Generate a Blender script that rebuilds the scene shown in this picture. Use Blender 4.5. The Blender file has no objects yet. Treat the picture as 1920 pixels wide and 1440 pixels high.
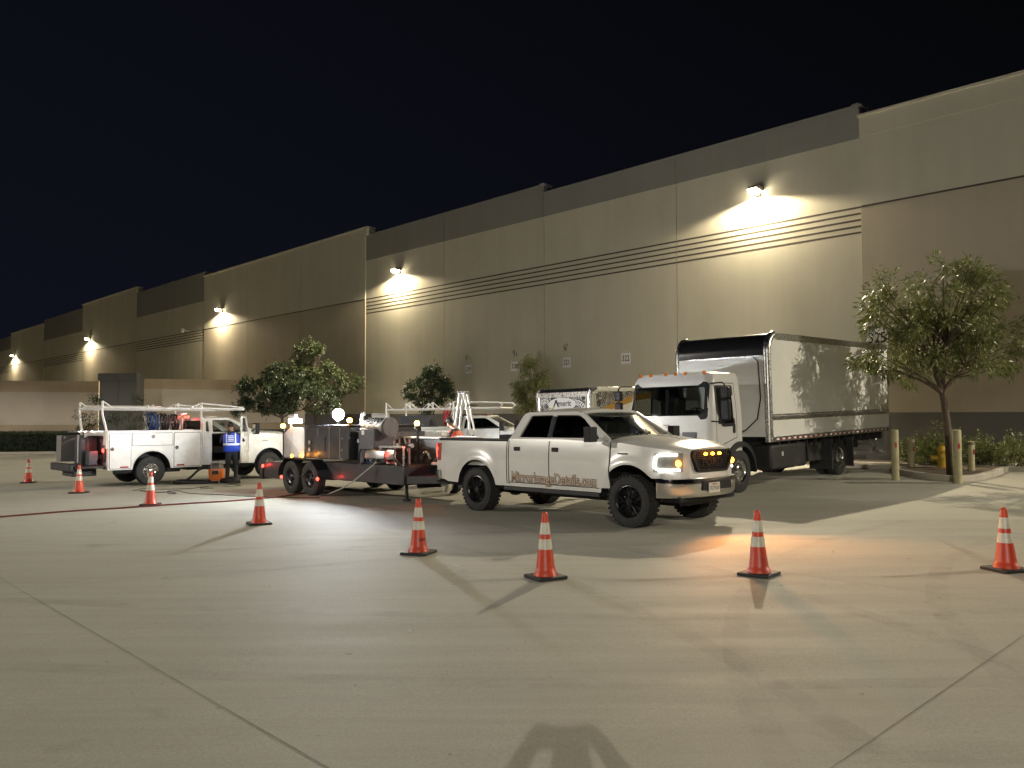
import bpy, bmesh, math, random
import numpy as np
from math import sin, cos, pi, sqrt, radians, atan2
from mathutils import Vector, Matrix
random.seed(7); rng = np.random.default_rng(5)
SC = bpy.context.scene; COL = SC.collection
# ------------------------------------------------------------------ place
WY = .80414; DW = 28.97; H = 1.70
E2 = (cos(WY), -sin(WY)); N2 = (sin(WY), cos(WY))      # along the warehouse, into the warehouse
ANG_E = atan2(E2[1], E2[0]); ANG_N = atan2(N2[1], N2[0])
def sm(t): t = max(0., min(1., t)); return t*t*(3-2*t)
def gz(x, y):
    n = x*N2[0]+y*N2[1]
    return .0065*x-.0087*y+.13*sm((n-17.5)/5.5)
def gnorm(x, y):
    h = .5
    return Vector((-(gz(x+h, y)-gz(x-h, y))/(2*h), -(gz(x, y+h)-gz(x, y-h))/(2*h), 1)).normalized()
def en(s, n): return (s*E2[0]+n*N2[0], s*E2[1]+n*N2[1])
def place(o, x, y, ang=0, tilt=True, z=None, pts=None):
    """stand o on the ground at x,y, turned ang about the up axis"""
    if pts:
        P = [Vector((x+a*cos(ang)-b*sin(ang), y+a*sin(ang)+b*cos(ang), 0)) for a, b in pts]
        for p in P: p.z = gz(p.x, p.y)
        ax = (P[1]-P[0]).normalized(); ay = (P[2]-P[0]).normalized(); up = ax.cross(ay).normalized()
        zz = P[0].z - (P[0]-Vector((x, y, 0))).dot(Vector((up.x, up.y, 0)))*0
        ay = up.cross(ax)
        M = Matrix((ax, ay, up)).transposed().to_4x4()
        a, b = pts[0]; o0 = P[0]-M.to_3x3() @ Vector((a, b, 0)); M.translation = o0
        o.matrix_world = M; return o
    z0 = gz(x, y) if z is None else z
    if tilt:
        up = gnorm(x, y); ax = Vector((cos(ang), sin(ang), 0)); ax = (ax-up*ax.dot(up)).normalized(); ay = up.cross(ax)
        M = Matrix((ax, ay, up)).transposed().to_4x4()
    else: M = Matrix.Rotation(ang, 4, 'Z')
    M.translation = (x, y, z0); o.matrix_world = M; return o
# ------------------------------------------------------------------ objects
def tag(o, label=None, cat=None, group=None, kind=None):
    if label: o['label'] = label
    if cat: o['category'] = cat
    if group: o['group'] = group
    if kind: o['kind'] = kind
    return o
def thing(name, label, cat, group=None):
    o = bpy.data.objects.new(name, None); COL.objects.link(o); o.empty_display_size = .2
    return tag(o, label, cat, group)
def copy_tree(o, parent=None):
    c = o.copy(); COL.objects.link(c)
    if parent is not None: c.parent = parent
    for ch in o.children: copy_tree(ch, c)
    return c
class M:
    def __init__(s): s.v = []; s.f = []; s.mi = []; s.xf = None; s.m = 0
    def _v(s, p):
        p = Vector(p)
        if s.xf is not None: p = s.xf @ p
        s.v.append(tuple(p)); return len(s.v)-1
    def add(s, vs, fs, m=None):
        b = len(s.v)
        for p in vs: s._v(p)
        for f in fs: s.f.append(tuple(b+i for i in f)); s.mi.append(s.m if m is None else m)
    def box(s, c, d, rot=None, m=None):
        x, y, z = d[0]/2, d[1]/2, d[2]/2; R = rot.to_3x3() if rot is not None else None
        vs = []
        for a in (-1, 1):
            for b_ in (-1, 1):
                for e in (-1, 1):
                    p = Vector((a*x, b_*y, e*z))
                    if R is not None: p = R @ p
                    vs.append(p+Vector(c))
        s.add(vs, [(0, 1, 3, 2), (4, 6, 7, 5), (0, 4, 5, 1), (2, 3, 7, 6), (0, 2, 6, 4), (1, 5, 7, 3)], m)
    def bx(s, x0, x1, y0, y1, z0, z1, m=None): s.box(((x0+x1)/2, (y0+y1)/2, (z0+z1)/2), (abs(x1-x0), abs(y1-y0), abs(z1-z0)), None, m)
    def cyl(s, p0, p1, r0, r1=None, n=16, m=None, caps=True):
        r1 = r0 if r1 is None else r1; p0 = Vector(p0); p1 = Vector(p1); d = (p1-p0).normalized()
        a = d.cross(Vector((0, 0, 1)) if abs(d.z) < .9 else Vector((1, 0, 0))).normalized(); b = d.cross(a)
        vs = [p0+(a*cos(2*pi*i/n)+b*sin(2*pi*i/n))*r0 for i in range(n)]+[p1+(a*cos(2*pi*i/n)+b*sin(2*pi*i/n))*r1 for i in range(n)]
        fs = [(i, n+i, n+(i+1) % n, (i+1) % n) for i in range(n)]
        if caps: fs += [tuple(range(n)), tuple(range(2*n-1, n-1, -1))]
        s.add(vs, fs, m)
    def tube(s, pts, r, n=8, m=None, caps=True):
        pts = [Vector(p) for p in pts]; rs = r if isinstance(r, (list, tuple)) else [r]*len(pts)
        prev = None; rings = []
        for i, p in enumerate(pts):
            d = (pts[min(i+1, len(pts)-1)]-pts[max(i-1, 0)]).normalized()
            if prev is None: a = d.cross(Vector((0, 0, 1)) if abs(d.z) < .9 else Vector((1, 0, 0))).normalized()
            else: a = (prev-d*prev.dot(d)).normalized()
            prev = a; b = d.cross(a)
            rings.append([p+(a*cos(2*pi*k/n)+b*sin(2*pi*k/n))*rs[i] for k in range(n)])
        s.loft(rings, True, caps, m)
    def loft(s, rings, closed=True, caps=True, m=None):
        n = len(rings[0]); vs = [p for r in rings for p in r]; fs = []
        for i in range(len(rings)-1):
            for k in range(n if closed else n-1):
                a = i*n+k; b = i*n+(k+1) % n; fs.append((a, b, b+n, a+n))
        if caps: fs += [tuple(range(n-1, -1, -1)), tuple((len(rings)-1)*n+k for k in range(n))]
        s.add(vs, fs, m)
    def lathe(s, prof, n=32, axis='Z', c=(0, 0, 0), m=None, closed=False):
        vs = []
        for i in range(n):
            a = 2*pi*i/n
            for r, h in prof:
                q = (r*cos(a), r*sin(a), h)
                if axis == 'Y': q = (q[0], q[2], q[1])
                if axis == 'X': q = (q[2], q[0], q[1])
                vs.append((q[0]+c[0], q[1]+c[1], q[2]+c[2]))
        k = len(prof); fs = []
        for i in range(n):
            for j in range(k if closed else k-1):
                a = i*k+j; b = i*k+(j+1) % k; a2 = ((i+1) % n)*k+j; b2 = ((i+1) % n)*k+(j+1) % k
                fs.append((a, a2, b2, b))
        s.add(vs, fs, m)
    def ell(s, c, r, n=14, k=8, m=None, rot=None):
        prof = [(sin(pi*j/k), -cos(pi*j/k)) for j in range(k+1)]
        vs = []
        for i in range(n):
            a = 2*pi*i/n
            for q, h in prof:
                p = Vector((q*cos(a)*r[0], q*sin(a)*r[1], h*r[2]))
                if rot is not None: p = rot.to_3x3() @ p
                vs.append(p+Vector(c))
        K = k+1
        s.add(vs, [(i*K+j, ((i+1) % n)*K+j, ((i+1) % n)*K+j+1, i*K+j+1) for i in range(n) for j in range(k)], m)
    def strip(s, pts, d, th=None, m=None):
        """ribbon from pts to pts+d"""
        n = len(pts); s.add(list(pts)+[Vector(p)+Vector(d) for p in pts], [(i, i+1, n+i+1, n+i) for i in range(n-1)], m)
    def plate(s, outer, holes, th, xf, m=None, bev=0.):
        """flat plate from a 2D outline with holes, thickness th, placed by matrix xf"""
        vs, fs = fill2d(outer, holes, th, bev)
        old = s.xf; s.xf = (old @ xf) if old is not None else xf
        s.add(vs, fs, m); s.xf = old
    def build(s, name, mats, parent=None, smooth=35, bevel=0, seg=2, loc=None):
        me = bpy.data.meshes.new(name); me.from_pydata(s.v, [], s.f)
        if not isinstance(mats, (list, tuple)): mats = [mats]
        for q in mats: me.materials.append(q)
        if any(s.mi): me.polygons.foreach_set('material_index', s.mi)
        bm = bmesh.new(); bm.from_mesh(me); bmesh.ops.remove_doubles(bm, verts=bm.verts, dist=1e-5)
        bmesh.ops.recalc_face_normals(bm, faces=bm.faces); bm.to_mesh(me); bm.free()
        if smooth: me.shade_smooth(); me.set_sharp_from_angle(angle=radians(smooth))
        o = bpy.data.objects.new(name, me); COL.objects.link(o)
        if parent is not None: o.parent = parent
        if loc: o.location = loc
        if bevel:
            b = o.modifiers.new('bevel', 'BEVEL'); b.width = bevel; b.segments = seg; b.limit_method = 'ANGLE'; b.angle_limit = radians(40); b.harden_normals = False
        return o
def from_curve(cu):
    o = bpy.data.objects.new('tmp', cu); COL.objects.link(o)
    dg = bpy.context.evaluated_depsgraph_get(); me = bpy.data.meshes.new_from_object(o.evaluated_get(dg))
    vs = [tuple(v.co) for v in me.vertices]; fs = [tuple(p.vertices) for p in me.polygons]
    bpy.data.objects.remove(o); bpy.data.meshes.remove(me); bpy.data.curves.remove(cu)
    return vs, fs
def fill2d(outer, holes, th, bev=0.):
    cu = bpy.data.curves.new('tmp', 'CURVE'); cu.dimensions = '2D'; cu.fill_mode = 'BOTH'; cu.extrude = max(0, th/2-bev); cu.bevel_depth = bev; cu.bevel_resolution = 1
    if bev: cu.offset = -bev
    for lp in [outer]+list(holes):
        sp = cu.splines.new('POLY'); sp.points.add(len(lp)-1); sp.use_cyclic_u = True
        for i, p in enumerate(lp): sp.points[i].co = (p[0], p[1], 0, 1)
    return from_curve(cu)
def text(name, body, size, mat, xf, parent=None, ext=.002, off=0., align='CENTER', shear=0, bold=0, sx=1.):
    cu = bpy.data.curves.new('tmp', 'FONT'); cu.body = body; cu.size = size; cu.extrude = ext; cu.offset = off+bold; cu.align_x = align; cu.align_y = 'CENTER'; cu.shear = shear; cu.resolution_u = 3
    vs, fs = from_curve(cu); q = M(); q.xf = xf @ Matrix.Diagonal((sx, 1, 1, 1)); q.add(vs, fs); return q.build(name, mat, parent, smooth=0)
def frame(o, x, y):
    """matrix whose local X,Y are x,y directions at o"""
    x = Vector(x).normalized(); y = Vector(y); y = (y-x*y.dot(x)).normalized(); z = x.cross(y)
    m = Matrix((x, y, z)).transposed().to_4x4(); m.translation = Vector(o); return m
def rrect(x0, x1, y0, y1, r, n=5):
    o = []
    for cx, cy, a0 in ((x1-r, y1-r, 0), (x0+r, y1-r, pi/2), (x0+r, y0+r, pi), (x1-r, y0+r, 1.5*pi)):
        for i in range(n+1): a = a0+pi/2*i/n; o.append((cx+r*cos(a), cy+r*sin(a)))
    return o
def rpoly(pts, r, n=4):
    """round the corners of a polygon"""
    o = []; k = len(pts)
    for i in range(k):
        p = Vector(pts[i]).to_2d() if len(pts[i]) > 2 else Vector(pts[i]); a = Vector(pts[i-1])-p; b = Vector(pts[(i+1) % k])-p
        rr = min(r if not isinstance(r, (list, tuple)) else r[i], a.length*.45, b.length*.45); A = p+a.normalized()*rr; B = p+b.normalized()*rr
        for j in range(n+1): t = j/n; q = A*(1-t)**2+p*2*t*(1-t)+B*t*t; o.append((q.x, q.y))
    return o
# ------------------------------------------------------------------ materials
def lin(c): return tuple((v/255/12.92 if v/255 <= .04045 else ((v/255+.055)/1.055)**2.4) for v in c)
MC = {}
def mat(name, col, rough=.5, metal=0., var=0., vs=6., bump=0., bs=60., spec=.5, coat=0., dirt=0., emit=None, es=0., stretch=None, rv=0., col2=None):
    if name in MC: return MC[name]
    m = bpy.data.materials.new(name); m.use_nodes = True; nt = m.node_tree; P = nt.nodes['Principled BSDF']; L = nt.links.new
    P.inputs['Base Color'].default_value = (*col, 1); P.inputs['Roughness'].default_value = rough; P.inputs['Metallic'].default_value = metal
    P.inputs['Specular IOR Level'].default_value = spec; P.inputs['Coat Weight'].default_value = coat; P.inputs['Coat Roughness'].default_value = .06
    if emit: P.inputs['Emission Color'].default_value = (*emit, 1); P.inputs['Emission Strength'].default_value = es
    tc = nt.nodes.new('ShaderNodeTexCoord')
    def noise(sc, det=5, st=None, rough_=.6):
        n = nt.nodes.new('ShaderNodeTexNoise'); n.inputs['Scale'].default_value = sc; n.inputs['Detail'].default_value = det; n.inputs['Roughness'].default_value = rough_
        oi = nt.nodes.new('ShaderNodeObjectInfo'); mv = nt.nodes.new('ShaderNodeVectorMath'); mv.operation = 'MULTIPLY_ADD'; L(oi.outputs['Random'], mv.inputs[0]); mv.inputs[1].default_value = (37, 53, 71); L(tc.outputs['Object'], mv.inputs[2])
        if st:
            mp = nt.nodes.new('ShaderNodeMapping'); mp.inputs['Scale'].default_value = st; L(mv.outputs[0], mp.inputs['Vector']); L(mp.outputs[0], n.inputs['Vector'])
        else: L(mv.outputs[0], n.inputs['Vector'])
        return n
    if var or dirt or col2:
        n = noise(vs, 6, stretch); r = nt.nodes.new('ShaderNodeMapRange'); L(n.outputs['Fac'], r.inputs['Value']); r.inputs['From Min'].default_value = .3; r.inputs['From Max'].default_value = .7
        mx = nt.nodes.new('ShaderNodeMix'); mx.data_type = 'RGBA'; L(r.outputs[0], mx.inputs['Factor'])
        a = col; b = col2 if col2 else tuple(v*(1+var) for v in col)
        if not col2: a = tuple(v*(1-var) for v in col)
        mx.inputs['A'].default_value = (*a, 1); mx.inputs['B'].default_value = (*b, 1); out = mx.outputs['Result']
        if dirt:
            n2 = noise(vs*.35, 8, None, .7); r2 = nt.nodes.new('ShaderNodeMapRange'); L(n2.outputs['Fac'], r2.inputs['Value']); r2.inputs['From Min'].default_value = .5; r2.inputs['From Max'].default_value = .75; r2.inputs['To Max'].default_value = dirt
            m2 = nt.nodes.new('ShaderNodeMix'); m2.data_type = 'RGBA'; L(r2.outputs[0], m2.inputs['Factor']); L(out, m2.inputs['A']); m2.inputs['B'].default_value = (.09, .08, .065, 1); out = m2.outputs['Result']
        L(out, P.inputs['Base Color'])
    if rv:
        n3 = noise(vs*2.3, 5); r3 = nt.nodes.new('ShaderNodeMapRange'); L(n3.outputs['Fac'], r3.inputs['Value']); r3.inputs['From Min'].default_value = .3; r3.inputs['From Max'].default_value = .7
        r3.inputs['To Min'].default_value = max(.02, rough-rv); r3.inputs['To Max'].default_value = min(1, rough+rv); L(r3.outputs[0], P.inputs['Roughness'])
    if bump:
        n4 = noise(bs, 4); b4 = nt.nodes.new('ShaderNodeBump'); b4.inputs['Strength'].default_value = bump; b4.inputs['Distance'].default_value = .01; L(n4.outputs['Fac'], b4.inputs['Height']); L(b4.outputs[0], P.inputs['Normal'])
    MC[name] = m; return m
def glass(name, tint, refl=.9):
    if name in MC: return MC[name]
    m = bpy.data.materials.new(name); m.use_nodes = True; nt = m.node_tree; nt.nodes.clear(); L = nt.links.new
    o = nt.nodes.new('ShaderNodeOutputMaterial'); t = nt.nodes.new('ShaderNodeBsdfTransparent'); t.inputs[0].default_value = (*tint, 1)
    g = nt.nodes.new('ShaderNodeBsdfGlossy'); g.inputs['Roughness'].default_value = .03; g.inputs[0].default_value = (refl,)*3+(1,)
    lw = nt.nodes.new('ShaderNodeLayerWeight'); lw.inputs[0].default_value = .5; pw_ = nt.nodes.new('ShaderNodeMath'); pw_.operation = 'POWER'; pw_.inputs[1].default_value = 5; L(lw.outputs['Facing'], pw_.inputs[0]); fr = nt.nodes.new('ShaderNodeMath'); fr.operation = 'MULTIPLY_ADD'; fr.inputs[1].default_value = .9; fr.inputs[2].default_value = .045; L(pw_.outputs[0], fr.inputs[0]); mx = nt.nodes.new('ShaderNodeMixShader')
    L(fr.outputs[0], mx.inputs[0]); L(t.outputs[0], mx.inputs[1]); L(g.outputs[0], mx.inputs[2]); L(mx.outputs[0], o.inputs[0]); MC[name] = m; return m
def emis(name, col, s): return mat(name, (.02, .02, .02), .4, emit=col, es=s)
WHITE = mat('truck_white_paint', (.70, .70, .68), .28, coat=.5, var=.04, vs=2.5, dirt=.10, rv=.06)
PKW = mat('pickup_white_paint', (.60, .60, .575), .24, coat=.7, var=.03, vs=2, dirt=.08)
BOXW = mat('van_body_white', (.70, .70, .665), .42, var=.05, vs=1.2, dirt=.12)
CABW = mat('cab_white_paint', (.58, .58, .565), .33, coat=.4, var=.04, vs=2, dirt=.10)
RACKW = mat('rack_white_enamel', (.72, .72, .70), .4, var=.05, vs=8, dirt=.15)
BLACK = mat('black_plastic', (.014, .014, .016), .6, var=.3, vs=9, bump=.1, spec=.25)
CHASSIS = mat('chassis_black', (.012, .012, .014), .6, var=.4, vs=8, dirt=.3, bump=.2)
RUBBER = mat('tyre_rubber', (.022, .022, .022), .8, var=.35, vs=12, bump=.3, bs=120)
CHROME = mat('chrome', (.75, .74, .72), .1, 1., rv=.05, vs=4)
ALU = mat('brushed_aluminium', (.55, .55, .54), .3, 1., var=.1, vs=10, stretch=(1, 12, 1), rv=.1)
STEEL = mat('dull_steel', (.35, .35, .36), .45, .8, var=.2, vs=10)
DARKST = mat('dark_steel', (.045, .047, .055), .5, .3, var=.3, vs=6, dirt=.3, bump=.15)
SEAM = mat('seam_dark', (.01, .01, .01), .8)
REDL = mat('red_lens', (.35, .015, .01), .2, coat=.5)
AMBL = mat('amber_lens', (.6, .16, .01), .2, coat=.5)
REDT = mat('reflective_red_tape', (.32, .03, .03), .35)
TINT = glass('tinted_side_glass', (.06, .065, .08)); WIND = glass('windscreen_glass', (.5, .53, .5))
SEAT = mat('seat_fabric', (.05, .048, .045), .9, var=.3, vs=20)
DASH = mat('dash_plastic', (.03, .03, .032), .7)
LIT_W = emis('lit_white_lens', (1, .97, .92), 14.); LIT_A = emis('lit_amber_lens', (1, .34, .02), 22.); LIT_R = emis('lit_red_lens', (1, .05, .03), 9.)
def lamp(name, kind, loc, power, col, r=.05, size=None, blend=.1, rot=None, parent=None):
    l = bpy.data.lights.new(name, kind); l.energy = power; l.color = col; l.shadow_soft_size = r
    if kind == 'SPOT': l.spot_size = size; l.spot_blend = blend
    o = bpy.data.objects.new(name, l); COL.objects.link(o); o.location = loc
    if rot is not None: o.rotation_euler = rot
    if parent is not None: o.parent = parent
    return o
def aim(o, d): o.rotation_mode = 'QUATERNION'; o.rotation_quaternion = Vector(d).to_track_quat('-Z', 'Y')
# ------------------------------------------------------------------ world, camera
W = bpy.data.worlds.new('World'); SC.world = W; W.use_nodes = True; nt = W.node_tree; bg = nt.nodes['Background']
sky = nt.nodes.new('ShaderNodeTexSky'); sky.sky_type = 'NISHITA'; sky.sun_disc = False; sky.sun_elevation = radians(-3); sky.sun_rotation = radians(-75)
tc = nt.nodes.new('ShaderNodeTexCoord'); mul = nt.nodes.new('ShaderNodeVectorMath'); mul.operation = 'DOT_PRODUCT'; mul.inputs[1].default_value = (-.55, .35, -.95)
nt.links.new(tc.outputs['Generated'], mul.inputs[0]); rmp = nt.nodes.new('ShaderNodeMapRange'); nt.links.new(mul.outputs['Value'], rmp.inputs['Value'])
rmp.inputs['From Min'].default_value = -.45; rmp.inputs['From Max'].default_value = .75
mx = nt.nodes.new('ShaderNodeMix'); mx.data_type = 'RGBA'; mx.inputs['A'].default_value = (.0016, .0018, .0021, 1); mx.inputs['B'].default_value = (.0056, .0064, .0125, 1)
nt.links.new(rmp.outputs[0], mx.inputs['Factor']); nt.links.new(mx.outputs['Result'], bg.inputs['Color']); bg.inputs['Strength'].default_value = 1.
nt.nodes.remove(sky)
SC.view_settings.view_transform = 'Standard'; SC.view_settings.look = 'None'; SC.view_settings.exposure = 0; SC.view_settings.gamma = 1
cd = bpy.data.cameras.new('camera'); cam = bpy.data.objects.new('camera', cd); COL.objects.link(cam); SC.camera = cam
cd.sensor_width = 36; cd.lens = 1500/1920*36; cd.clip_end = 2000; cd.clip_start = .05
PT, RL = .0384, -.00179
fw = Vector((0, cos(PT), sin(PT))); up = Vector((0, -sin(PT), cos(PT))); rt = Vector((1, 0, 0))
rt2 = rt*cos(RL)+up*sin(RL); up2 = up*cos(RL)-rt*sin(RL)
mm = Matrix((rt2, up2, -fw)).transposed().to_4x4(); mm.translation = (0, 0, H); cam.matrix_world = mm
def ray(x, y):
    u = (x-960)/1500; v = (720-y)/1500; return (fw+rt2*u+up2*v)
def gr(x, y):
    d = ray(x, y); z = 0.
    for i in range(12):
        k = (z-H)/d.z; z = gz(d.x*k, d.y*k)
    return d.x*k, d.y*k
def wl(x, y, off=0):
    d = ray(x, y); k = (DW-off)/(d.x*N2[0]+d.y*N2[1]); return (d.x*E2[0]+d.y*E2[1])*k, H+d.z*k
def atY(x, y, Y): d = ray(x, y); d = d*(Y/d.y); return Vector((d.x, d.y, H+d.z))
# ------------------------------------------------------------------ ground
def ground_mat():
    m = bpy.data.materials.new('yard_concrete'); m.use_nodes = True; nt = m.node_tree; P = nt.nodes['Principled BSDF']; L = nt.links.new
    tc = nt.nodes.new('ShaderNodeTexCoord')
    def nz(sc, st, det=6, ro=.6, rz=0.):
        mp = nt.nodes.new('ShaderNodeMapping'); mp.inputs['Rotation'].default_value = (0, 0, rz); mp.inputs['Scale'].default_value = st; L(tc.outputs['Object'], mp.inputs['Vector'])
        n = nt.nodes.new('ShaderNodeTexNoise'); n.inputs['Scale'].default_value = sc; n.inputs['Detail'].default_value = det; n.inputs['Roughness'].default_value = ro; n.inputs['Distortion'].default_value = .3; L(mp.outputs[0], n.inputs['Vector']); return n.outputs['Fac']
    def rg(v, a, b, c, d):
        r = nt.nodes.new('ShaderNodeMapRange'); L(v, r.inputs['Value'])
        for k, q in zip(('From Min', 'From Max', 'To Min', 'To Max'), (a, b, c, d)): r.inputs[k].default_value = q
        return r.outputs[0]
    def mul(a, b):
        q = nt.nodes.new('ShaderNodeMath'); q.operation = 'MULTIPLY'; L(a, q.inputs[0]); L(b, q.inputs[1]); return q.outputs[0]
    big = rg(nz(.16, (1, 1, 1)), .3, .7, .93, 1.06); mid = rg(nz(1.1, (.35, 1, 1), 7, .65, .35), .3, .7, .95, 1.05)
    streak = rg(nz(2.6, (.10, 2.4, 1), 8, .7, .22), .35, .7, .96, 1.045); st2 = rg(nz(1.8, (.08, 2.0, 1), 8, .7, -.28), .35, .7, .97, 1.035); fine = rg(nz(70, (1, 1, 1), 3), .3, .7, .88, 1.12)
    st3 = rg(nz(.55, (.10, 1.0, 1), 8, .75, .6), .60, .78, 1., .90)
    v = mul(mul(mul(mul(big, mid), mul(streak, st2)), fine), st3)
    sp = rg(nz(9, (1, 1, 1), 2, .5), .73, .78, 1., .62); v = mul(v, sp)
    oil = rg(nz(.75, (1, 1, 1), 4, .55), .64, .76, 1., .74); v = mul(v, oil); scr = rg(nz(3.0, (.022, 5.0, 1), 3, .5, .45), .66, .74, 1., 1.07); v = mul(v, scr); scr2 = rg(nz(2.4, (.02, 6.0, 1), 3, .5, -.55), .68, .74, 1., .94); v = mul(v, scr2)
    cr = nt.nodes.new('ShaderNodeMix'); cr.data_type = 'RGBA'; cr.blend_type = 'MULTIPLY'; cr.inputs['Factor'].default_value = 1; cr.inputs['A'].default_value = (.355, .345, .29, 1)
    cb = nt.nodes.new('ShaderNodeCombineColor'); L(v, cb.inputs[0]); L(v, cb.inputs[1]); L(v, cb.inputs[2]); L(cb.outputs[0], cr.inputs['B']); L(cr.outputs['Result'], P.inputs['Base Color'])
    L(rg(nz(1.6, (.2, 1.5, 1), 6, .6, .3), .3, .7, .68, .82), P.inputs['Roughness']); P.inputs['Specular IOR Level'].default_value = .25
    b = nt.nodes.new('ShaderNodeBump'); b.inputs['Strength'].default_value = .35; b.inputs['Distance'].default_value = .004; L(nz(90, (1, 1, 1), 4), b.inputs['Height']); L(b.outputs[0], P.inputs['Normal'])
    return m
GM = ground_mat()
q = M(); S_ = [-300, -200, -120, -60, -30, -10, 0, 10, 30, 60, 120, 200]; N_ = [-200, -100, -50, -20, 0, 8, 14, 17]+[17.5+.5*i for i in range(12)]+[24, 28, 40, 80]
for n in N_:
    for s in S_: x, y = en(s, n); q.v.append((x, y, gz(x, y)))
for i in range(len(N_)-1):
    for j in range(len(S_)-1): a = i*len(S_)+j; q.f.append((a, a+1, a+1+len(S_), a+len(S_))); q.mi.append(0)
tag(q.build('ground', GM), kind='structure')
JT = mat('joint_filler', (.19, .18, .15), .9, var=.3, vs=5)
def joint(s0, n0, s1, n1, w):
    q = M(); k = max(2, int(sqrt((s1-s0)**2+(n1-n0)**2)/1.0)); L_ = []; R_ = []
    dx, dy = (s1-s0), (n1-n0); l = sqrt(dx*dx+dy*dy); px, py = -dy/l*w/2, dx/l*w/2
    for i in range(k+1):
        t = i/k; s = s0+dx*t; n = n0+dy*t; wob = 1+.25*sin(i*1.7)
        for (a, b, T) in ((s+px*wob, n+py*wob, L_), (s-px*wob, n-py*wob, R_)): x, y = en(a, b); T.append((x, y, gz(x, y)+.003))
    q.add(L_+R_, [(i, i+1, k+1+i+1, k+1+i) for i in range(k)]); tag(q.build('ground_joint', JT, smooth=0), kind='structure')
for n in (2.13, 8.4, 14.7, 21.0): joint(-60, n, 40, n, .007)
for s in (-1.78, -9.4, -17.0, -24.6, 5.8, 13.4): joint(s, -6, s, 26, .007)
# ------------------------------------------------------------------ warehouse
def wallmat(name, col, var=.05, dirt=.1):
    m = mat(name, col, .85, var=var, vs=1.1, bump=.12, bs=40, dirt=dirt, spec=.2, stretch=(1, 1, .10)); return m
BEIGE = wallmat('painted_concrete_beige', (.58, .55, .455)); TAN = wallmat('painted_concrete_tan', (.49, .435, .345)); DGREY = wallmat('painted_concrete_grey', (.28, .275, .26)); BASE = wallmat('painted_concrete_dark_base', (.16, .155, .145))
GROOVE = mat('groove_paint', (.09, .075, .06), .9)
wh = thing('warehouse', 'long beige tilt-up concrete warehouse with a stepped grey parapet behind the trucks', 'building')
mw = Matrix.Rotation(-WY, 4, 'Z'); mw.translation = (N2[0]*DW, N2[1]*DW, 0); wh.matrix_world = mw      # local x right along wall, y inwards
# sections: s0,s1,top,type   type T = grey band, R = beige tower
secs = [(-11.87, 14., 12.45, 'R'), (-27.72, -11.87, 12.88, 'T'), (-43.68, -27.72, 13.3, 'T'), (-68.75, -43.68, 13.82, 'R'), (-85.5, -68.75, 14.2, 'T'), (-103.3, -85.5, 14.8, 'R'), (-120.5, -103.3, 14.4, 'T'), (-138.3, -120.5, 13.95, 'R'), (-175, -138.3, 13.6, 'T'), (14., 40, 12.9, 'T')]
ZB, ZC, ZA, ZBL = 8.26, 9.18, 11.70, 1.76
for s0, s1, top, ty in secs:
    npan = max(1, round((s1-s0)/8.1)); wdt = (s1-s0)/npan
    for k in range(npan):
        a = s0+k*wdt+(.015 if k or True else 0); b = s0+(k+1)*wdt-.015; q = M(); pr = -.06 if ty == 'R' else 0.
        if ty == 'R':
            q.bx(a, b, pr, .25, ZBL, ZC, 1); q.bx(a, b, pr-.012, .25, ZC, ZA, 0); q.bx(a, b, pr-.03, .25, ZA, top, 0)
        else:
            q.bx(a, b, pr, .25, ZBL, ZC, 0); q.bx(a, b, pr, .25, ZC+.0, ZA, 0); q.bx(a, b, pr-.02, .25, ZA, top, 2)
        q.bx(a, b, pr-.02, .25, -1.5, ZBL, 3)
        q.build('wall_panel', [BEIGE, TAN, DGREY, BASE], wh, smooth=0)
        if ty == 'T':
            q = M()
            for i in range(5): z = ZC-(ZC-ZB)*i/4; q.bx(a, b, -.004, .01, z-.035, z+.035)
            q.build('reveal_groove', GROOVE, wh, smooth=0)
        else:
            q = M(); q.bx(a, b, pr-.018, pr+.01, ZC-.03, ZC+.03); q.build('reveal_groove', GROOVE, wh, smooth=0)
    q = M(); lo = 0 if ty == 'T' else -.15
    q.bx(s0-.02, s1+(.35 if ty == 'R' and s0 < -20 else .1), lo-.05, .5, top-.02, top+.06); q.build('parapet_coping', DGREY if ty == 'T' else BEIGE, wh, smooth=0)
    if ty == 'R' and s0 < -20:                      # rounded return at the tower's near corner
        q = M(); q.bx(s1, s1+.33, -.19, .5, top-.5, top-.021); q.build('parapet_corner', BEIGE, wh, bevel=.05)
    if s0 == -43.68 or s0 == -27.72:
        q = M(); q.bx(s1-.28, s1+.0, -.06, .5, top-.021, top+.13); q.build('parapet_corner', BEIGE if False else DGREY, wh, bevel=.03)
q = M(); q.bx(-175, 40, .26, 1.0, -1.5, 12.2); q.bx(-175, 40, 1.0, 60, 10.5, 11.0); q.build('backing_wall', GROOVE, wh, smooth=0)
def residue(s, z):
    q = M()
    for i in range(7):
        a = s+random.uniform(-.2, .2); b = z+random.uniform(-.16, .16); q.box((a, -.004, b), (random.uniform(.04, .07), .006, random.uniform(.08, .16)), Matrix.Rotation(random.uniform(-.5, .5), 4, 'Y'))
    q.build('glue_residue', mat('glue_residue', (.22, .19, .15), .9), wh, smooth=0)
for s, z in ((-33.6, 4.95), (-29.9, 4.92), (-26.22, 4.98)): residue(s, z)
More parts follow.
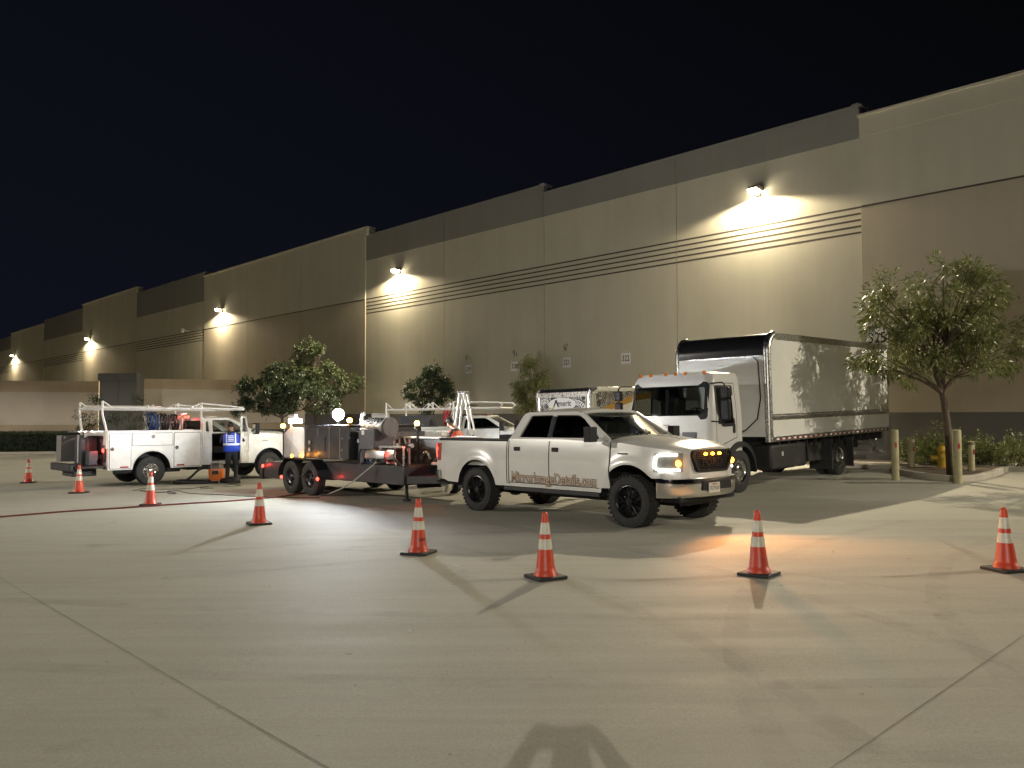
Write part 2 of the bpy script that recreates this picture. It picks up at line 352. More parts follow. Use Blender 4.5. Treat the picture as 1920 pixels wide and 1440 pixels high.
# stall number signs
SIGNW = mat('sign_white', (.84, .84, .84), .5, var=.05, dirt=.1); INK = mat('sign_ink', (.012, .012, .014), .5)
def wallthing(o, s, z, off=0.): m_ = mw.copy(); m_.translation = mw @ Vector((s, -off, z)); o.matrix_world = m_
for num, s, z, w, extra in (('319', -33.55, 4.22, .50, 'right of the small round tree'), ('320', -29.9, 4.22, .50, 'next to the narrow tree, between 319 and 321'), ('321', -26.22, 4.24, .52, 'between the narrow tree and sign 322'), ('322', -22.6, 4.25, .52, 'left of the big box truck roof'), ('325', -11.35, 4.38, .74, 'half hidden by the large tree on the right')):
    t = thing('stall_sign', 'white wall sign with black number %s, %s' % (num, extra), 'sign', 'numbered stall signs along the warehouse wall'); wallthing(t, s, z)
    off = .12 if num == '325' and s > -11.87 else 0
    q = M(); q.bx(-w/2, w/2, -off-.010, -off-.002, -w/2*.96, w/2*.96); q.build('panel', SIGNW, t, smooth=0)
    text('number', num, w*.72, INK, frame((0, -off-.0115, 0), (1, 0, 0), (0, 0, 1)), t, ext=.0008, bold=.002, sx=.78)
# wall lamps
LENS = emis('lit_lamp_lens', (1, .86, .6), 60.); HOUS = mat('lamp_housing', (.12, .11, .10), .5, .4)
WARM = (1, .86, .62)
for i, (s, lab, pw) in enumerate(((-15.9, 'brightest wall lamp, high above the big box truck', 9000), (-40.0, 'glowing wall lamp right of the grey corner above the small round tree', 9000), (-65.0, 'glowing wall lamp above the large tree left of centre', 9500), (-100.2, 'small glowing wall lamp second from the left', 11000), (-135.6, 'small glowing wall lamp furthest left on the warehouse', 11000), (8.5, 'wall lamp beyond the right edge, lighting the right tree', 9500))):
    t = thing('wall_lamp', lab, 'lamp', 'lamps along the warehouse wall'); off = .13 if i in (2, 3, 4) else 0; wallthing(t, s, 10.5, off)
    q = M(); q.bx(-.22, .22, -.5, -.02, .06, .2); q.bx(-.12, .12, -.1, 0, -.12, .03); q.build('housing', HOUS, t, bevel=.02)
    q = M(); q.loft([[(-.2, -.52, .10), (.2, -.52, .10), (.2, -.2, .03), (-.2, -.2, .03)], [(-.17, -.50, -.07), (.17, -.50, -.07), (.17, -.22, -.07), (-.17, -.22, -.07)]]); q.build('lens', LENS, t, bevel=.01)
    l = lamp('wall_lamp_light', 'SPOT', (0, -.46, -.14), pw*.20, (1, .84, .56), .06, radians(165), .22, None, t)
    l = lamp('wall_lamp_throw', 'SPOT', (0, -.50, -.10), pw*(1.15 if i != 5 else 1.15), WARM if i != 5 else (1, .90, .72), .05, radians(118), .7, None, t); aim(l, (0, -1, -.85) if i != 5 else (-1, -.50, -.48))
# lamp behind the camera; a second, added past the left edge, brightens the walls
for i, (x, y, pw, c, lb) in enumerate(((-1.3, -23.5, 19500, (1, .93, .80), 'lamp on a pole behind the photographer'), (-40, 14, 26000, (1, .92, .80), 'added lamp on a pole beyond the left edge, brightening the screen wall'))):
    t = thing('yard_lamp', lb, 'lamp'); t.location = (x, y, 0)
    q = M(); q.cyl((0, -.6, -.5), (0, -.6, 10.6), .12, .08); q.bx(-.06, .06, -.6, .2, 10.55, 10.65); q.build('pole', HOUS, t)
    q = M(); q.bx(-.25, .25, -.2, .5, 10.5, 10.6); q.build('housing', HOUS, t, bevel=.02)
    l = lamp('yard_lamp_light', 'SPOT', (0, .2, 10.4), pw, c, .08, radians(165), .1, None, t)
# security camera
t = thing('security_camera', 'small white security camera high on the warehouse wall beside the grooves', 'camera'); wallthing(t, -72.2, 9.2)
q = M(); q.cyl((0, 0, .1), (0, -.5, .15), .05); q.build('bracket', WHITE, t); q = M(); q.ell((0, -.55, .08), (.17, .17, .17)); q.cyl((0, -.55, .1), (0, -.55, .3), .2, .14); q.build('dome', WHITE, t)
# ------------------------------------------------------------------ screen wall, pylon, hedge
def segwall(name, label, cat, p0, p1, z0, z1, th, cuts, mats):
    """long wall from p0 to p1 (xy), horizontal colour bands at cuts"""
    t = thing(name, label, cat); ang = atan2(p1[1]-p0[1], p1[0]-p0[0]); L_ = sqrt((p1[0]-p0[0])**2+(p1[1]-p0[1])**2); place(t, p0[0], p0[1], ang, False, 0)
    zs = [z0]+cuts+[z1]
    for i in range(len(zs)-1):
        q = M(); pr = (.05, 0, .05, .02)[i % 4]
        n = max(1, round(L_/9)); 
        for k in range(n): q.bx(L_*k/n+.01, L_*(k+1)/n-.01, -pr, th, zs[i], zs[i+1])
        q.build(('footing_band', 'lower_trim', 'wall_face', 'cap_band')[i], mats[i], t, smooth=0)
    return t
STU = wallmat('stucco_light', (.56, .50, .42)); STC = wallmat('stucco_tan', (.46, .37, .27))
def zat(y, Y): return H+(776-y)/1500*Y
pA = ((-960/1500)*55.2, 55.2); pB = ((185-960)/1500*57.0, 57.0)
segwall('screen_wall', 'pale stucco screen wall with tan cap, left of the grey pylon', 'wall', pA, pB, -2.5, zat(711, 56), .4, [zat(805, 56), zat(794, 56), zat(732, 56)], [BASE, STC, STU, STC])
pC = ((250-960)/1500*52.8, 52.8); pD = ((572-960)/1500*57.0, 57.0)
segwall('screen_wall', 'pale stucco screen wall running from the grey pylon to the large tree', 'wall', pC, pD, -2.5, zat(709, 54.5), .4, [zat(803, 54), zat(791, 54), zat(728, 54.5)], [BASE, STC, STU, STC])
PYL = wallmat('pylon_grey', (.12, .118, .115))
t = thing('gate_pylon', 'tall dark grey concrete pylon of two slabs behind the left utility truck', 'pylon'); px0 = (186-960)/1500*51.5; px1 = (256.5-960)/1500*51.5; place(t, px0, 51.5, 0, False, 0)
wd = px1-px0
for k in range(2):
    q = M(); q.bx(k*wd/2+.01, (k+1)*wd/2-.01, 0, 1., -2.5, zat(697, 51.5)-.45); q.bx(k*wd/2-.0+(.01-(.1 if k == 0 else 0)), (k+1)*wd/2-.01, -.05, 1.05, zat(697, 51.5)-.45, zat(697, 51.5)); q.bx(k*wd/2+.01, (k+1)*wd/2-.01, -.004, .1, 2.2, 2.25); q.build('slab', PYL, t, smooth=0)
# ------------------------------------------------------------------ foliage
def leafmat(name, a, b, rough=.45):
    m = bpy.data.materials.new(name); m.use_nodes = True; nt = m.node_tree; P = nt.nodes['Principled BSDF']; L = nt.links.new
    n = nt.nodes.new('ShaderNodeTexNoise'); n.inputs['Scale'].default_value = 3.5; n.inputs['Detail'].default_value = 5; tc = nt.nodes.new('ShaderNodeTexCoord'); L(tc.outputs['Object'], n.inputs['Vector'])
    r = nt.nodes.new('ShaderNodeMapRange'); L(n.outputs['Fac'], r.inputs['Value']); r.inputs['From Min'].default_value = .35; r.inputs['From Max'].default_value = .65
    mx = nt.nodes.new('ShaderNodeMix'); mx.data_type = 'RGBA'; L(r.outputs[0], mx.inputs['Factor']); mx.inputs['A'].default_value = (*a, 1); mx.inputs['B'].default_value = (*b, 1); L(mx.outputs['Result'], P.inputs['Base Color'])
    P.inputs['Roughness'].default_value = rough; P.inputs['Specular IOR Level'].default_value = .55
    tr = nt.nodes.new('ShaderNodeBsdfTranslucent'); tr.inputs[0].default_value = (b[0]*.8, b[1]*.9, b[2]*.5, 1); ms = nt.nodes.new('ShaderNodeMixShader'); ms.inputs[0].default_value = .2
    out = nt.nodes['Material Output']; L(P.outputs[0], ms.inputs[1]); L(tr.outputs[0], ms.inputs[2]); L(ms.outputs[0], out.inputs[0]); return m
LEAF = leafmat('leaf_olive', (.09, .11, .04), (.26, .28, .12)); LEAF2 = leafmat('leaf_dark', (.03, .048, .028), (.075, .105, .055)); LEAF3 = leafmat('leaf_hedge', (.018, .03, .016), (.045, .065, .03), .7)
LEAF4 = leafmat('leaf_mid', (.05, .07, .035), (.13, .16, .075))
BARK = mat('bark', (.10, .075, .055), .9, var=.35, vs=18, bump=.6, bs=50, stretch=(1, 1, .3))
def leaves(name, tips, per, ln, wd, spread, droop, mt, parent):
    T = np.array([t[:3] for t in tips]); D = np.array([t[3:6] for t in tips]); n = len(T)*per
    C = np.repeat(T, per, 0); DD = np.repeat(D, per, 0)
    d = DD+rng.normal(0, spread, (n, 3)); d[:, 2] -= droop; d /= np.linalg.norm(d, axis=1)[:, None]
    C = C+rng.normal(0, ln*.42, (n, 3)); u = np.cross(d, rng.normal(0, 1, (n, 3))+np.array([0, 0, 1.2])); u /= np.linalg.norm(u, axis=1)[:, None]; w = np.cross(d, u)
    l = ln*rng.uniform(.65, 1.25, n)[:, None]; ww = wd*rng.uniform(.7, 1.2, n)[:, None]
    p0 = C; p1 = C+d*l*.45+u*ww*.5+w*ww*.12; p2 = C+d*l-np.array([0, 0, 1])*l*.12; p3 = C+d*l*.45-u*ww*.5+w*ww*.12
    V = np.stack([p0, p1, p2, p3], 1).reshape(-1, 3); me = bpy.data.meshes.new(name); me.vertices.add(4*n); me.vertices.foreach_set('co', V.ravel())
    me.loops.add(4*n); me.loops.foreach_set('vertex_index', np.arange(4*n)); me.polygons.add(n); me.polygons.foreach_set('loop_start', np.arange(n)*4); me.update(calc_edges=True); me.materials.append(mt)
    o = bpy.data.objects.new(name, me); COL.objects.link(o); o.parent = parent; return o
def bez(a, b, c, n=7): return [a*(1-t)**2+b*2*t*(1-t)+c*t*t for t in [i/n for i in range(n+1)]]
def tree(label, x, y, z, th, lean, blobs, ntips, per, ln, wd, mt, r0=.09, tipr=.38, group=None, cat='tree', droop=.35, dens=1., name='broadleaf_tree'):
    """blobs: (dx,dy,z,rx,ry,rz) crown masses in local space"""
    t = thing(name, label, cat, group); t.location = (x, y, z); tr = M(); top = Vector((lean[0], lean[1], th))
    tr.tube(bez(Vector((0, 0, -.2)), Vector((lean[0]*.2, lean[1]*.2, th*.6)), top), [r0*(1.15-.4*i/7) for i in range(8)], 10)
    tips = []; vol = sum(b[3]*b[4]*b[5] for b in blobs)
    for bx_, by_, bz_, rx, ry, rz in blobs:
        c = Vector((bx_, by_, bz_)); k = max(3, int(ntips*rx*ry*rz/vol/11)); hub = top.lerp(c, .55)+Vector((0, 0, -.1*rz))
        tr.tube(bez(top, top.lerp(hub, .5)+Vector((0, 0, .12)), hub, 5), [r0*.55*(1-.1*i) for i in range(6)], 7)
        for j in range(k):
            v = Vector(rng.normal(0, 1, 3)); v.normalize(); rr = random.uniform(.55, 1.)**.6; p = c+Vector((v.x*rx, v.y*ry, v.z*rz))*rr
            mid = hub.lerp(p, .5)+Vector(rng.normal(0, .12, 3)); tr.tube(bez(hub, mid, p, 5), [r0*.26*(1-.14*i) for i in range(6)], 5, caps=False)
            for m_ in range(11):
                w = Vector(rng.normal(0, 1, 3)); w.normalize(); w *= tipr*random.random()**.5; w.z *= .7; tp = p+w; dd = (w.normalized()*.6+v*.5); tips.append((*tp, *dd))
                if m_ % 3 == 0: tr.tube([p, p+w*.5+Vector((0, 0, .03)), tp], [.009, .006, .004], 4, caps=False)
    tr.build('trunk', BARK, t, smooth=60); leaves('crown', tips, per, ln, wd, .55, droop, mt, t); return t
def bush(label, x, y, z, rx, rz, n, mt, group, ln=.09, name='shrub'):
    t = thing(name, label, 'shrub', group); t.location = (x, y, z); tips = []; st = M()
    for i in range(n):
        v = Vector(rng.normal(0, 1, 3)); v.normalize(); v.z = abs(v.z); rr = random.uniform(.5, 1.08)*(1+.25*sin(3*atan2(v.y, v.x)+x)); p = Vector((v.x*rx*rr, v.y*rx*rr, v.z*rz*rr*1.0+.12)); tips.append((*p, *v))
        if i % 14 == 0: st.tube([(0, 0, -.1), p*.5, p], [.014, .01, .005], 4, caps=False)
    st.build('stem', BARK, t); leaves('foliage', tips, 9, ln, ln*.45, .6, -.1, mt, t); return t
G_T = 'trees in the strip along the warehouse wall'
def wbase(px, n):            # world point on the line n from the origin, seen at column px
    d = ray(px, 776); k = n/(d.x*N2[0]+d.y*N2[1]); return d.x*k, d.y*k
x, y = gr(1784, 899); tree('large green tree in the right planter, its crown over the box truck tail', x, y, gz(x, y)+.1, 2.1, (-.18, 0), [(-.6, 0, 3.9, 1.5, 1.1, 1.15), (.1, .1, 4.6, 1.25, 1.1, .85), (-1.35, -.1, 3.1, .95, .8, .62), (.95, .1, 3.4, 1.2, 1., .8), (-1.75, 0, 3.0, .55, .5, .4), (.3, -.2, 2.95, .8, .8, .5), (-1.1, .1, 4.7, .8, .8, .55)], 1050, 11, .18, .042, LEAF, .10, .38, G_T)
x, y = en(-4.1, 26.4); tree('leafy tree cut by the right edge of the picture', x, y, gz(x, y), 2.4, (-.3, 0), [(-1.6, -.4, 4.5, 1.1, 1., .9), (-.6, -.2, 4.9, 1.3, 1.2, 1.), (-1.9, -.5, 3.6, .9, .8, .6), (.2, 0, 4.2, 1.5, 1.3, 1.)], 620, 13, .19, .05, LEAF, .10, .36, G_T)
x, y = wbase(532, 22.5); Y1 = y
k = Y1/1500
tree('large dark tree behind the utility truck cab, left of the bright flood lamp', x, y, gz(x, y), 1.9, (-.1, 0), [(-1.1, 0, 3.3, 1.5, 1.2, 1.1), (.4, 0, 3.2, 1.5, 1.2, .95), (-2.3, 0, 2.6, .65, .7, .55), (1.9, .5, 2.9, 1.1, 1., .75), (-.1, 0, 4.3, 1., .9, .6)], 1050, 16, .19, .065, LEAF2, .1, .36, G_T, droop=.2)
x, y = wbase(592, 25.8)
tree('taller tree behind the dark tree, its top in front of the warehouse wall', x, y, gz(x, y), 2.4, (0, 0), [(-.2, 0, 5.2, 1.2, 1.1, 1.3), (1.2, 0, 4.1, 1.5, 1.2, 1.1), (-1.1, 0, 4.3, 1.3, 1.1, 1.), (-.3, 0, 6.2, .7, .7, .6)], 850, 15, .19, .06, LEAF4, .1, .4, G_T, droop=.1)
x, y = wbase(808, 27.0)
tree('small round tree below sign 319, behind the second utility truck', x, y, gz(x, y), 1.5, (0, 0), [(-.05, 0, 3.85, .95, .85, .75), (.5, 0, 3.3, .85, .8, .7), (-.6, 0, 3.3, .8, .7, .7), (0, 0, 2.7, .85, .8, .5)], 440, 14, .2, .065, LEAF2, .06, .3, G_T)
x, y = wbase(998, 27.0)
tree('slim light tree between signs 320 and 321', x, y, gz(x, y), 1.3, (0, 0), [(.1, 0, 4.1, .6, .6, .75), (0, 0, 3.1, .75, .7, .8), (-.3, 0, 2.5, .7, .6, .6)], 340, 13, .2, .04, LEAF, .05, .3, G_T, droop=.6)
x, y = wbase(1432, 27.4)
tree('treetop peeking over the box truck roof', x, y, gz(x, y), 2., (0, 0), [(0, 0, 3.9, .6, .6, .75), (.3, 0, 3.3, .7, .6, .5)], 140, 10, .2, .04, LEAF, .05, .28, G_T, droop=.4)
x, y = en(-53, 30); 
# saplings by the pylon
for px, lab in ((238, 'thin sapling in front of the grey pylon'), (166, 'thin sapling left of the grey pylon, seen through the ladder rack')):
    x = (px-960)/1500*48.5; tree(lab, x, 48.5, gz(x, 48.5), 1.2, (0, 0), [(0, 0, 2.2, .9, .8, .8), (.2, 0, 3., .5, .5, .4)], 90, 6, .22, .05, LEAF3, .04, .35, 'saplings by the pylon')
G_S = 'shrubs along the warehouse wall'
for px, n, rx, rz, lab in ((1738, 26.9, .62, .75, 'low leafy shrub left of the tree trunk, behind the hydrant'), (1765, 26.6, .72, 1.0, 'biggest leafy shrub right behind the yellow hydrant'), (1712, 27.3, .4, .62, 'small shrub between the two left bollards'), (1832, 27.5, .62, .78, 'rounded shrub between the short bollard and the right edge'), (1900, 27.0, .7, .78, 'rounded shrub at the right edge against the dark wall base')):
    x, y = wbase(px, n); bush(lab, x, y, gz(x, y)+.1, rx, rz, 330, LEAF, G_S)
# hedge
t = thing('hedge', 'long dark clipped hedge at the foot of the left screen wall', 'hedge'); q = M(); tips = []; hp = ((-38, 47.), (-24.3, 49.2)); ang = atan2(hp[1][1]-hp[0][1], hp[1][0]-hp[0][0]); place(t, hp[0][0], hp[0][1], ang, False); L_ = 13.9
q.bx(0, L_, .1, 1.3, -.2, 1.25); q.build('inner_growth', mat('hedge_core', (.012, .018, .01), 1.), t, smooth=0)
for i in range(2600):
    a = random.uniform(0, L_); f = random.random()
    if f < .6: tips.append((a, .08, random.uniform(0, 1.3), 0, -1, .3))
    else: tips.append((a, random.uniform(0, 1.3), 1.28+random.uniform(-.04, .05), 0, 0, 1))
leaves('foliage', tips, 7, .09, .045, .6, 0, LEAF3, t)
t = thing('hedge', 'dark hedge behind the left utility truck, right of the pylon', 'hedge'); place(t, -24, 50.5, .22, False); tips = []; q = M(); q.bx(0, 11, .1, 1.3, -.2, 1.15); q.build('inner_growth', MC['hedge_core'], t, smooth=0)
for i in range(1500):
    a = random.uniform(0, 11); tips.append((a, .08, random.uniform(0, 1.2), 0, -1, .3) if random.random() < .6 else (a, random.uniform(0, 1.3), 1.18, 0, 0, 1))
leaves('foliage', tips, 7, .09, .045, .6, 0, LEAF3, t)
CURB = mat('kerb_concrete', (.40, .37, .31), .85, var=.12, vs=3, dirt=.25, bump=.2); SOIL = mat('planter_soil', (.10, .075, .05), .95, var=.45, vs=6, bump=1., bs=18)
def kerb(pts, h=.15, w=.15, name='kerb'):
    q = M(); L_ = []
    P = [Vector((p[0], p[1], 0)) for p in pts]; rings = []
    for i, p in enumerate(P):
        d = (P[min(i+1, len(P)-1)]-P[max(i-1, 0)]).normalized(); nn = Vector((-d.y, d.x, 0)); z = gz(p.x, p.y)
        rings.append([(p.x, p.y, z-.1), (p.x, p.y, z+h-.02), (p.x+nn.x*.02, p.y+nn.y*.02, z+h), (p.x+nn.x*w, p.y+nn.y*w, z+h), (p.x+nn.x*w, p.y+nn.y*w, z-.1)])
    q.loft(rings, False, True); o = q.build(name, CURB, smooth=40); tag(o, kind='structure'); return o
kerb([(-38, 46.3), (-31, 47.6), (-24, 48.6), (-12, 50.5)])
kn = 26.7
kerb([en(s, kn) for s in np.linspace(-60, 12, 40)])
q = M()
for s0, s1 in ((-60, -40), (-40, -20), (-20, -8), (-8, 12)):
    a = [en(s0, kn+.14), en(s1, kn+.14), en(s1, 28.97), en(s0, 28.97)]; q.add([(p[0], p[1], gz(*p)+.11) for p in a], [(0, 1, 2, 3)])
tag(q.build('planting_strip', SOIL, smooth=0), kind='structure')
isl = [gr(*p) for p in ((1668, 886), (1700, 893), (1745, 900.5), (1795, 904), (1840, 901), (1872, 892), (1898, 881), (1925, 872), (1990, 862))]
isl = [en(gr(1668, 886)[0]*E2[0]+gr(1668, 886)[1]*E2[1]-.1, kn)]+isl
kerb([isl[i] for i in range(len(isl))])
s_end = isl[-1][0]*E2[0]+isl[-1][1]*E2[1]
back = [en(s_end, kn), en(s_end-2, kn), en(s_end-3.5, kn)]
q = M(); pl = isl[1:]+back+[isl[0]]; cx_ = sum(p[0] for p in pl)/len(pl); cy_ = sum(p[1] for p in pl)/len(pl)
q.add([(cx_, cy_, gz(cx_, cy_)+.15)]+[(p[0]*.995+cx_*.005, p[1]*.995+cy_*.005, gz(*p)+.12) for p in pl], [(0, i+1, (i+1) % len(pl)+1) for i in range(len(pl))])
tag(q.build('planter_island', SOIL, smooth=50), kind='structure')

# worn tyre marks
def markmat():
    m = bpy.data.materials.new('tyre_mark_rubber'); m.use_nodes = True; nt = m.node_tree; P = nt.nodes['Principled BSDF']; P.inputs['Base Color'].default_value = (.10, .095, .085, 1); P.inputs['Roughness'].default_value = .8
    tc = nt.nodes.new('ShaderNodeTexCoord'); n = nt.nodes.new('ShaderNodeTexNoise'); n.inputs['Scale'].default_value = 1.4; n.inputs['Detail'].default_value = 8; n.inputs['Roughness'].default_value = .75; nt.links.new(tc.outputs['Object'], n.inputs['Vector'])
    r = nt.nodes.new('ShaderNodeMapRange'); nt.links.new(n.outputs['Fac'], r.inputs['Value']); r.inputs['From Min'].default_value = .42; r.inputs['From Max'].default_value = .72; r.inputs['To Max'].default_value = .13; nt.links.new(r.outputs[0], P.inputs['Alpha']); return m
MK = markmat()
def tyremark(cx, cy, rad, a0, a1, w=.2):
    q = M(); n = 40; A = []; B = []
    for i in range(n+1):
        a = a0+(a1-a0)*i/n
        for L_, r in ((A, rad-w/2), (B, rad+w/2)): x, y = cx+r*cos(a), cy+r*sin(a); L_.append((x, y, gz(x, y)+.005))
    q.add(A+B, [(i, i+1, n+2+i, n+1+i) for i in range(n)]); tag(q.build('tyre_mark', MK, smooth=0), kind='structure')
for cx, cy, rad, a0, a1 in ((6, -8, 19.5, 1.1, 2.1), (6, -8, 21.3, 1.1, 2.1), (-14, 2, 16, -.3, .75), (-14, 2, 17.8, -.3, .75), (2, 34, 27, -1.9, -1.2), (2, 34, 28.8, -1.9, -1.2), (14, 3, 11, 2.2, 3.3), (14, 3, 12.7, 2.2, 3.3)): tyremark(cx, cy, rad, a0, a1)
# ------------------------------------------------------------------ wheels
RIMB = mat('black_alloy', (.03, .03, .034), .28, .8, rv=.08); RIMC = mat('polished_alloy', (.6, .6, .6), .18, 1., rv=.08, vs=9); RIMW = mat('steel_rim_grey', (.32, .32, .32), .4, .7)
def wheel(parent, x, y, r, w, side, rr, style='alloy', rm=None, dual=False, steer=0., lugs=0):
    q = M(); s = side
    prof = [(rr, -w*.45), (rr+.02, -w*.5), (r*.9, -w*.5), (r*.985, -w*.42), (r, -w*.3), (r, w*.3), (r*.985, w*.42), (r*.9, w*.5), (rr+.02, w*.5), (rr, w*.45)]
    q.lathe([(a, b*s) for a, b in prof], 40, 'Y', closed=True)
    if lugs:
        for i in range(lugs):
            a = 2*pi*i/lugs
            for sd in (-1, 1):
                q.box((cos(a+.05*sd)*(r-.002), sd*w*.37, sin(a+.05*sd)*(r-.002)), (.022, w*.26, 2*pi*r/lugs*.55), Matrix.Rotation(-a-.05*sd, 4, 'Y'))
            q.box((cos(a)*(r-.0), 0, sin(a)*(r-.0)), (.02, w*.22, 2*pi*r/lugs*.6), Matrix.Rotation(-a, 4, 'Y')@Matrix.Rotation(.4, 4, 'X'))
    o = q.build('wheel', RUBBER, parent, loc=(x, y, r)); o.rotation_euler = (0, 0, steer)
    q = M(); d = .06*s*w/.25; yo = s*w*.42
    q.lathe([(rr, -w*.4*s), (rr, yo), (rr-.015, yo+.004*s), (rr-.03, yo-.01*s), (rr-.04, yo-.03*s)], 40, 'Y')
    yi = s*w*.12
    if style == 'alloy':
        q.lathe([(rr-.02, yi-.02*s), (.02, yi-.02*s)], 32, 'Y', m=1)
        for k in range(8):
            a = 2*pi*k/8
            for da in (-.11, .11):
                A = Vector((cos(a+da*.35)*.07, yo-.015*s, sin(a+da*.35)*.07)); B = Vector((cos(a+da*1.4)*(rr-.02), yo-.03*s, sin(a+da*1.4)*(rr-.02))); q.cyl(A, B, .016, .014, 6)
        q.cyl((0, yi, 0), (0, yo-.0*s, 0), .075, .06, 16); q.cyl((0, yo, 0), (0, yo+.008*s, 0), .035, .03, 16)
    elif style == 'truckfront':
        q.lathe([(rr-.03, yo-.03*s), (rr-.06, yi+.05*s), (.19, yi+.04*s), (.15, yo-.01*s), (.10, yo), (.0, yo)], 32, 'Y')
        for k in range(10):
            a = 2*pi*k/10; q.cyl((cos(a)*.215, yi+.035*s, sin(a)*.215), (cos(a)*.215, yi+.046*s, sin(a)*.215), .026, n=10, m=1); q.cyl((cos(a+.31)*.165, yi+.03*s, sin(a+.31)*.165), (cos(a+.31)*.165, yi+.085*s, sin(a+.31)*.165), .014, n=6)
    elif style == 'dualrear':
        q.lathe([(rr-.03, yo-.03*s), (rr-.05, -w*.3*s), (.2, -w*.34*s), (.14, -w*.3*s), (.13, yo-.05*s), (.09, yo-.03*s), (0, yo-.03*s)], 32, 'Y')
        for k in range(8): a = 2*pi*k/8; q.cyl((cos(a)*.17, -w*.33*s, sin(a)*.17), (cos(a)*.17, -w*.15*s, sin(a)*.17), .015, n=6)
    elif style == 'steel':
        q.lathe([(rr-.04, yo-.03*s), (rr-.055, yi+.03*s), (.13, yi+.02*s), (.10, yi+.06*s), (.06, yo-.03*s), (0, yo-.03*s)], 32, 'Y')
        for k in range(8): a = 2*pi*k/8; q.box((cos(a)*(rr-.085), yi+.026*s, sin(a)*(rr-.085)), (.035, .012, .05), Matrix.Rotation(-a, 4, 'Y'), m=1)
        q.lathe([(.10, yi+.03*s), (.085, yo-.015*s), (.05, yo-.0*s), (0, yo)], 24, 'Y')
    q.build('rim', [rm or RIMB, SEAM], o)
    if dual:
        q = M(); q.lathe([(a, b*s-s*(w+.04)) for a, b in prof], 36, 'Y', closed=True); q.build('inner_tyre', RUBBER, o)
    return o
def body_loft(root, xs, wid, zb, zt, inner, mats, name='body', NS=9, flare=None, side=None):
    """closed shell: xs stations, wid(x) half width, zb/zt bottom/top of the side, inner(x) -> 4 points from edge to centre"""
    q = M(); rings = []
    for x in xs:
        xx = x[0] if isinstance(x, tuple) else x; key = x
        w = wid(xx); b = zb(xx); t = zt(key); R = []
        for j in range(NS+1):
            v = j/NS; z = b+(t-b)*v; R.append((xx, sidey(w, z, xx, t, flare), z))
        for (yy, zz) in inner(key, w, t): R.append((xx, yy, zz))
        L_ = [(p[0], -p[1], p[2]) for p in R]; rings.append(L_+[(p[0], p[1], p[2]) for p in reversed(R)][1:])
    q.loft(rings, False, False); return q, rings
def sidey(w, z, x, t, flare):
    v = max(0, min(1, (z-.5)/(t-.5+1e-6))); y = w*(1-.035*(1-v)**2-.045*v**3)
    if flare:
        for xa, za, ra, amp in flare:
            d = sqrt((x-xa)**2+(z-za)**2)-ra
            if d > -.08: y += amp*math.exp(-(d/.10)**2)
    return y
def arch_zb(base, arches):
    def f(x):
        z = base
        for xa, za, ra in arches:
            if abs(x-xa) < ra: z = max(z, za+sqrt(max(0, ra*ra-(x-xa)**2)))
        return z
    return f
def stations(x0, x1, arches, step=.1, extra=()):
    xs = set([x0, x1]); n = int((x1-x0)/step)
    for i in range(n+1): xs.add(round(x0+(x1-x0)*i/n, 4))
    for xa, za, ra in arches:
        xs = {x for x in xs if abs(x-xa) > ra+.01}
        for k in range(25): xs.add(round(xa-ra*cos(pi*k/24), 4))
        xs.add(round(xa-ra-.002, 4)); xs.add(round(xa+ra+.002, 4))
    for e_ in extra: xs.add(e_)
    return sorted(x for x in xs if x0 <= x <= x1)
def patch(root, name, mt, x0, x1, z0, z1, yf, off, side, nx=10, nz=8, zbf=None, ztf=None, th=.0):
    """panel lying just proud of the side surface"""
    q = M(); A = []
    for i in range(nx+1):
        x = x0+(x1-x0)*i/nx; a = max(z0, zbf(x)) if zbf else z0; b = min(z1, ztf(x)) if ztf else z1
        for j in range(nz+1):
            z = a+(b-a)*j/nz; A.append((x, side*(yf(x, z)+off), z))
    fs = [(i*(nz+1)+j, (i+1)*(nz+1)+j, (i+1)*(nz+1)+j+1, i*(nz+1)+j+1) for i in range(nx) for j in range(nz)]
    q.add(A, fs); per = [i*(nz+1) for i in range(nx+1)]+[nx*(nz+1)+j for j in range(1, nz+1)]+[i*(nz+1)+nz for i in range(nx-1, -1, -1)]+[j for j in range(nz-1, 0, -1)]
    B = len(q.v); back = [(A[k][0], A[k][1]-side*(off-.003), A[k][2]) for k in per]; q.add(back, []); n = len(per)
    for k in range(n): q.f.append((per[k], per[(k+1) % n], B+(k+1) % n, B+k)); q.mi.append(0)
    return q.build(name, mt, root, smooth=30)
def seam(root, pts, yf, side, w=.012, horiz=False, off=.0025, q=None):
    q = q or M(); A = []; Bv = []
    for i, (x, z) in enumerate(pts):
        a = pts[max(0, i-1)]; b = pts[min(len(pts)-1, i+1)]; dx, dz = b[0]-a[0], b[1]-a[1]; l = sqrt(dx*dx+dz*dz); px, pz = -dz/l*w/2, dx/l*w/2
        A.append((x+px, side*(yf(x+px, z+pz)+off), z+pz)); Bv.append((x-px, side*(yf(x-px, z-pz)+off), z-pz))
    n = len(pts); q.add(A+Bv, [(i, i+1, n+i+1, n+i) for i in range(n-1)]); return q
def line(a, b, n=8): return [(a[0]+(b[0]-a[0])*i/n, a[1]+(b[1]-a[1])*i/n) for i in range(n+1)]
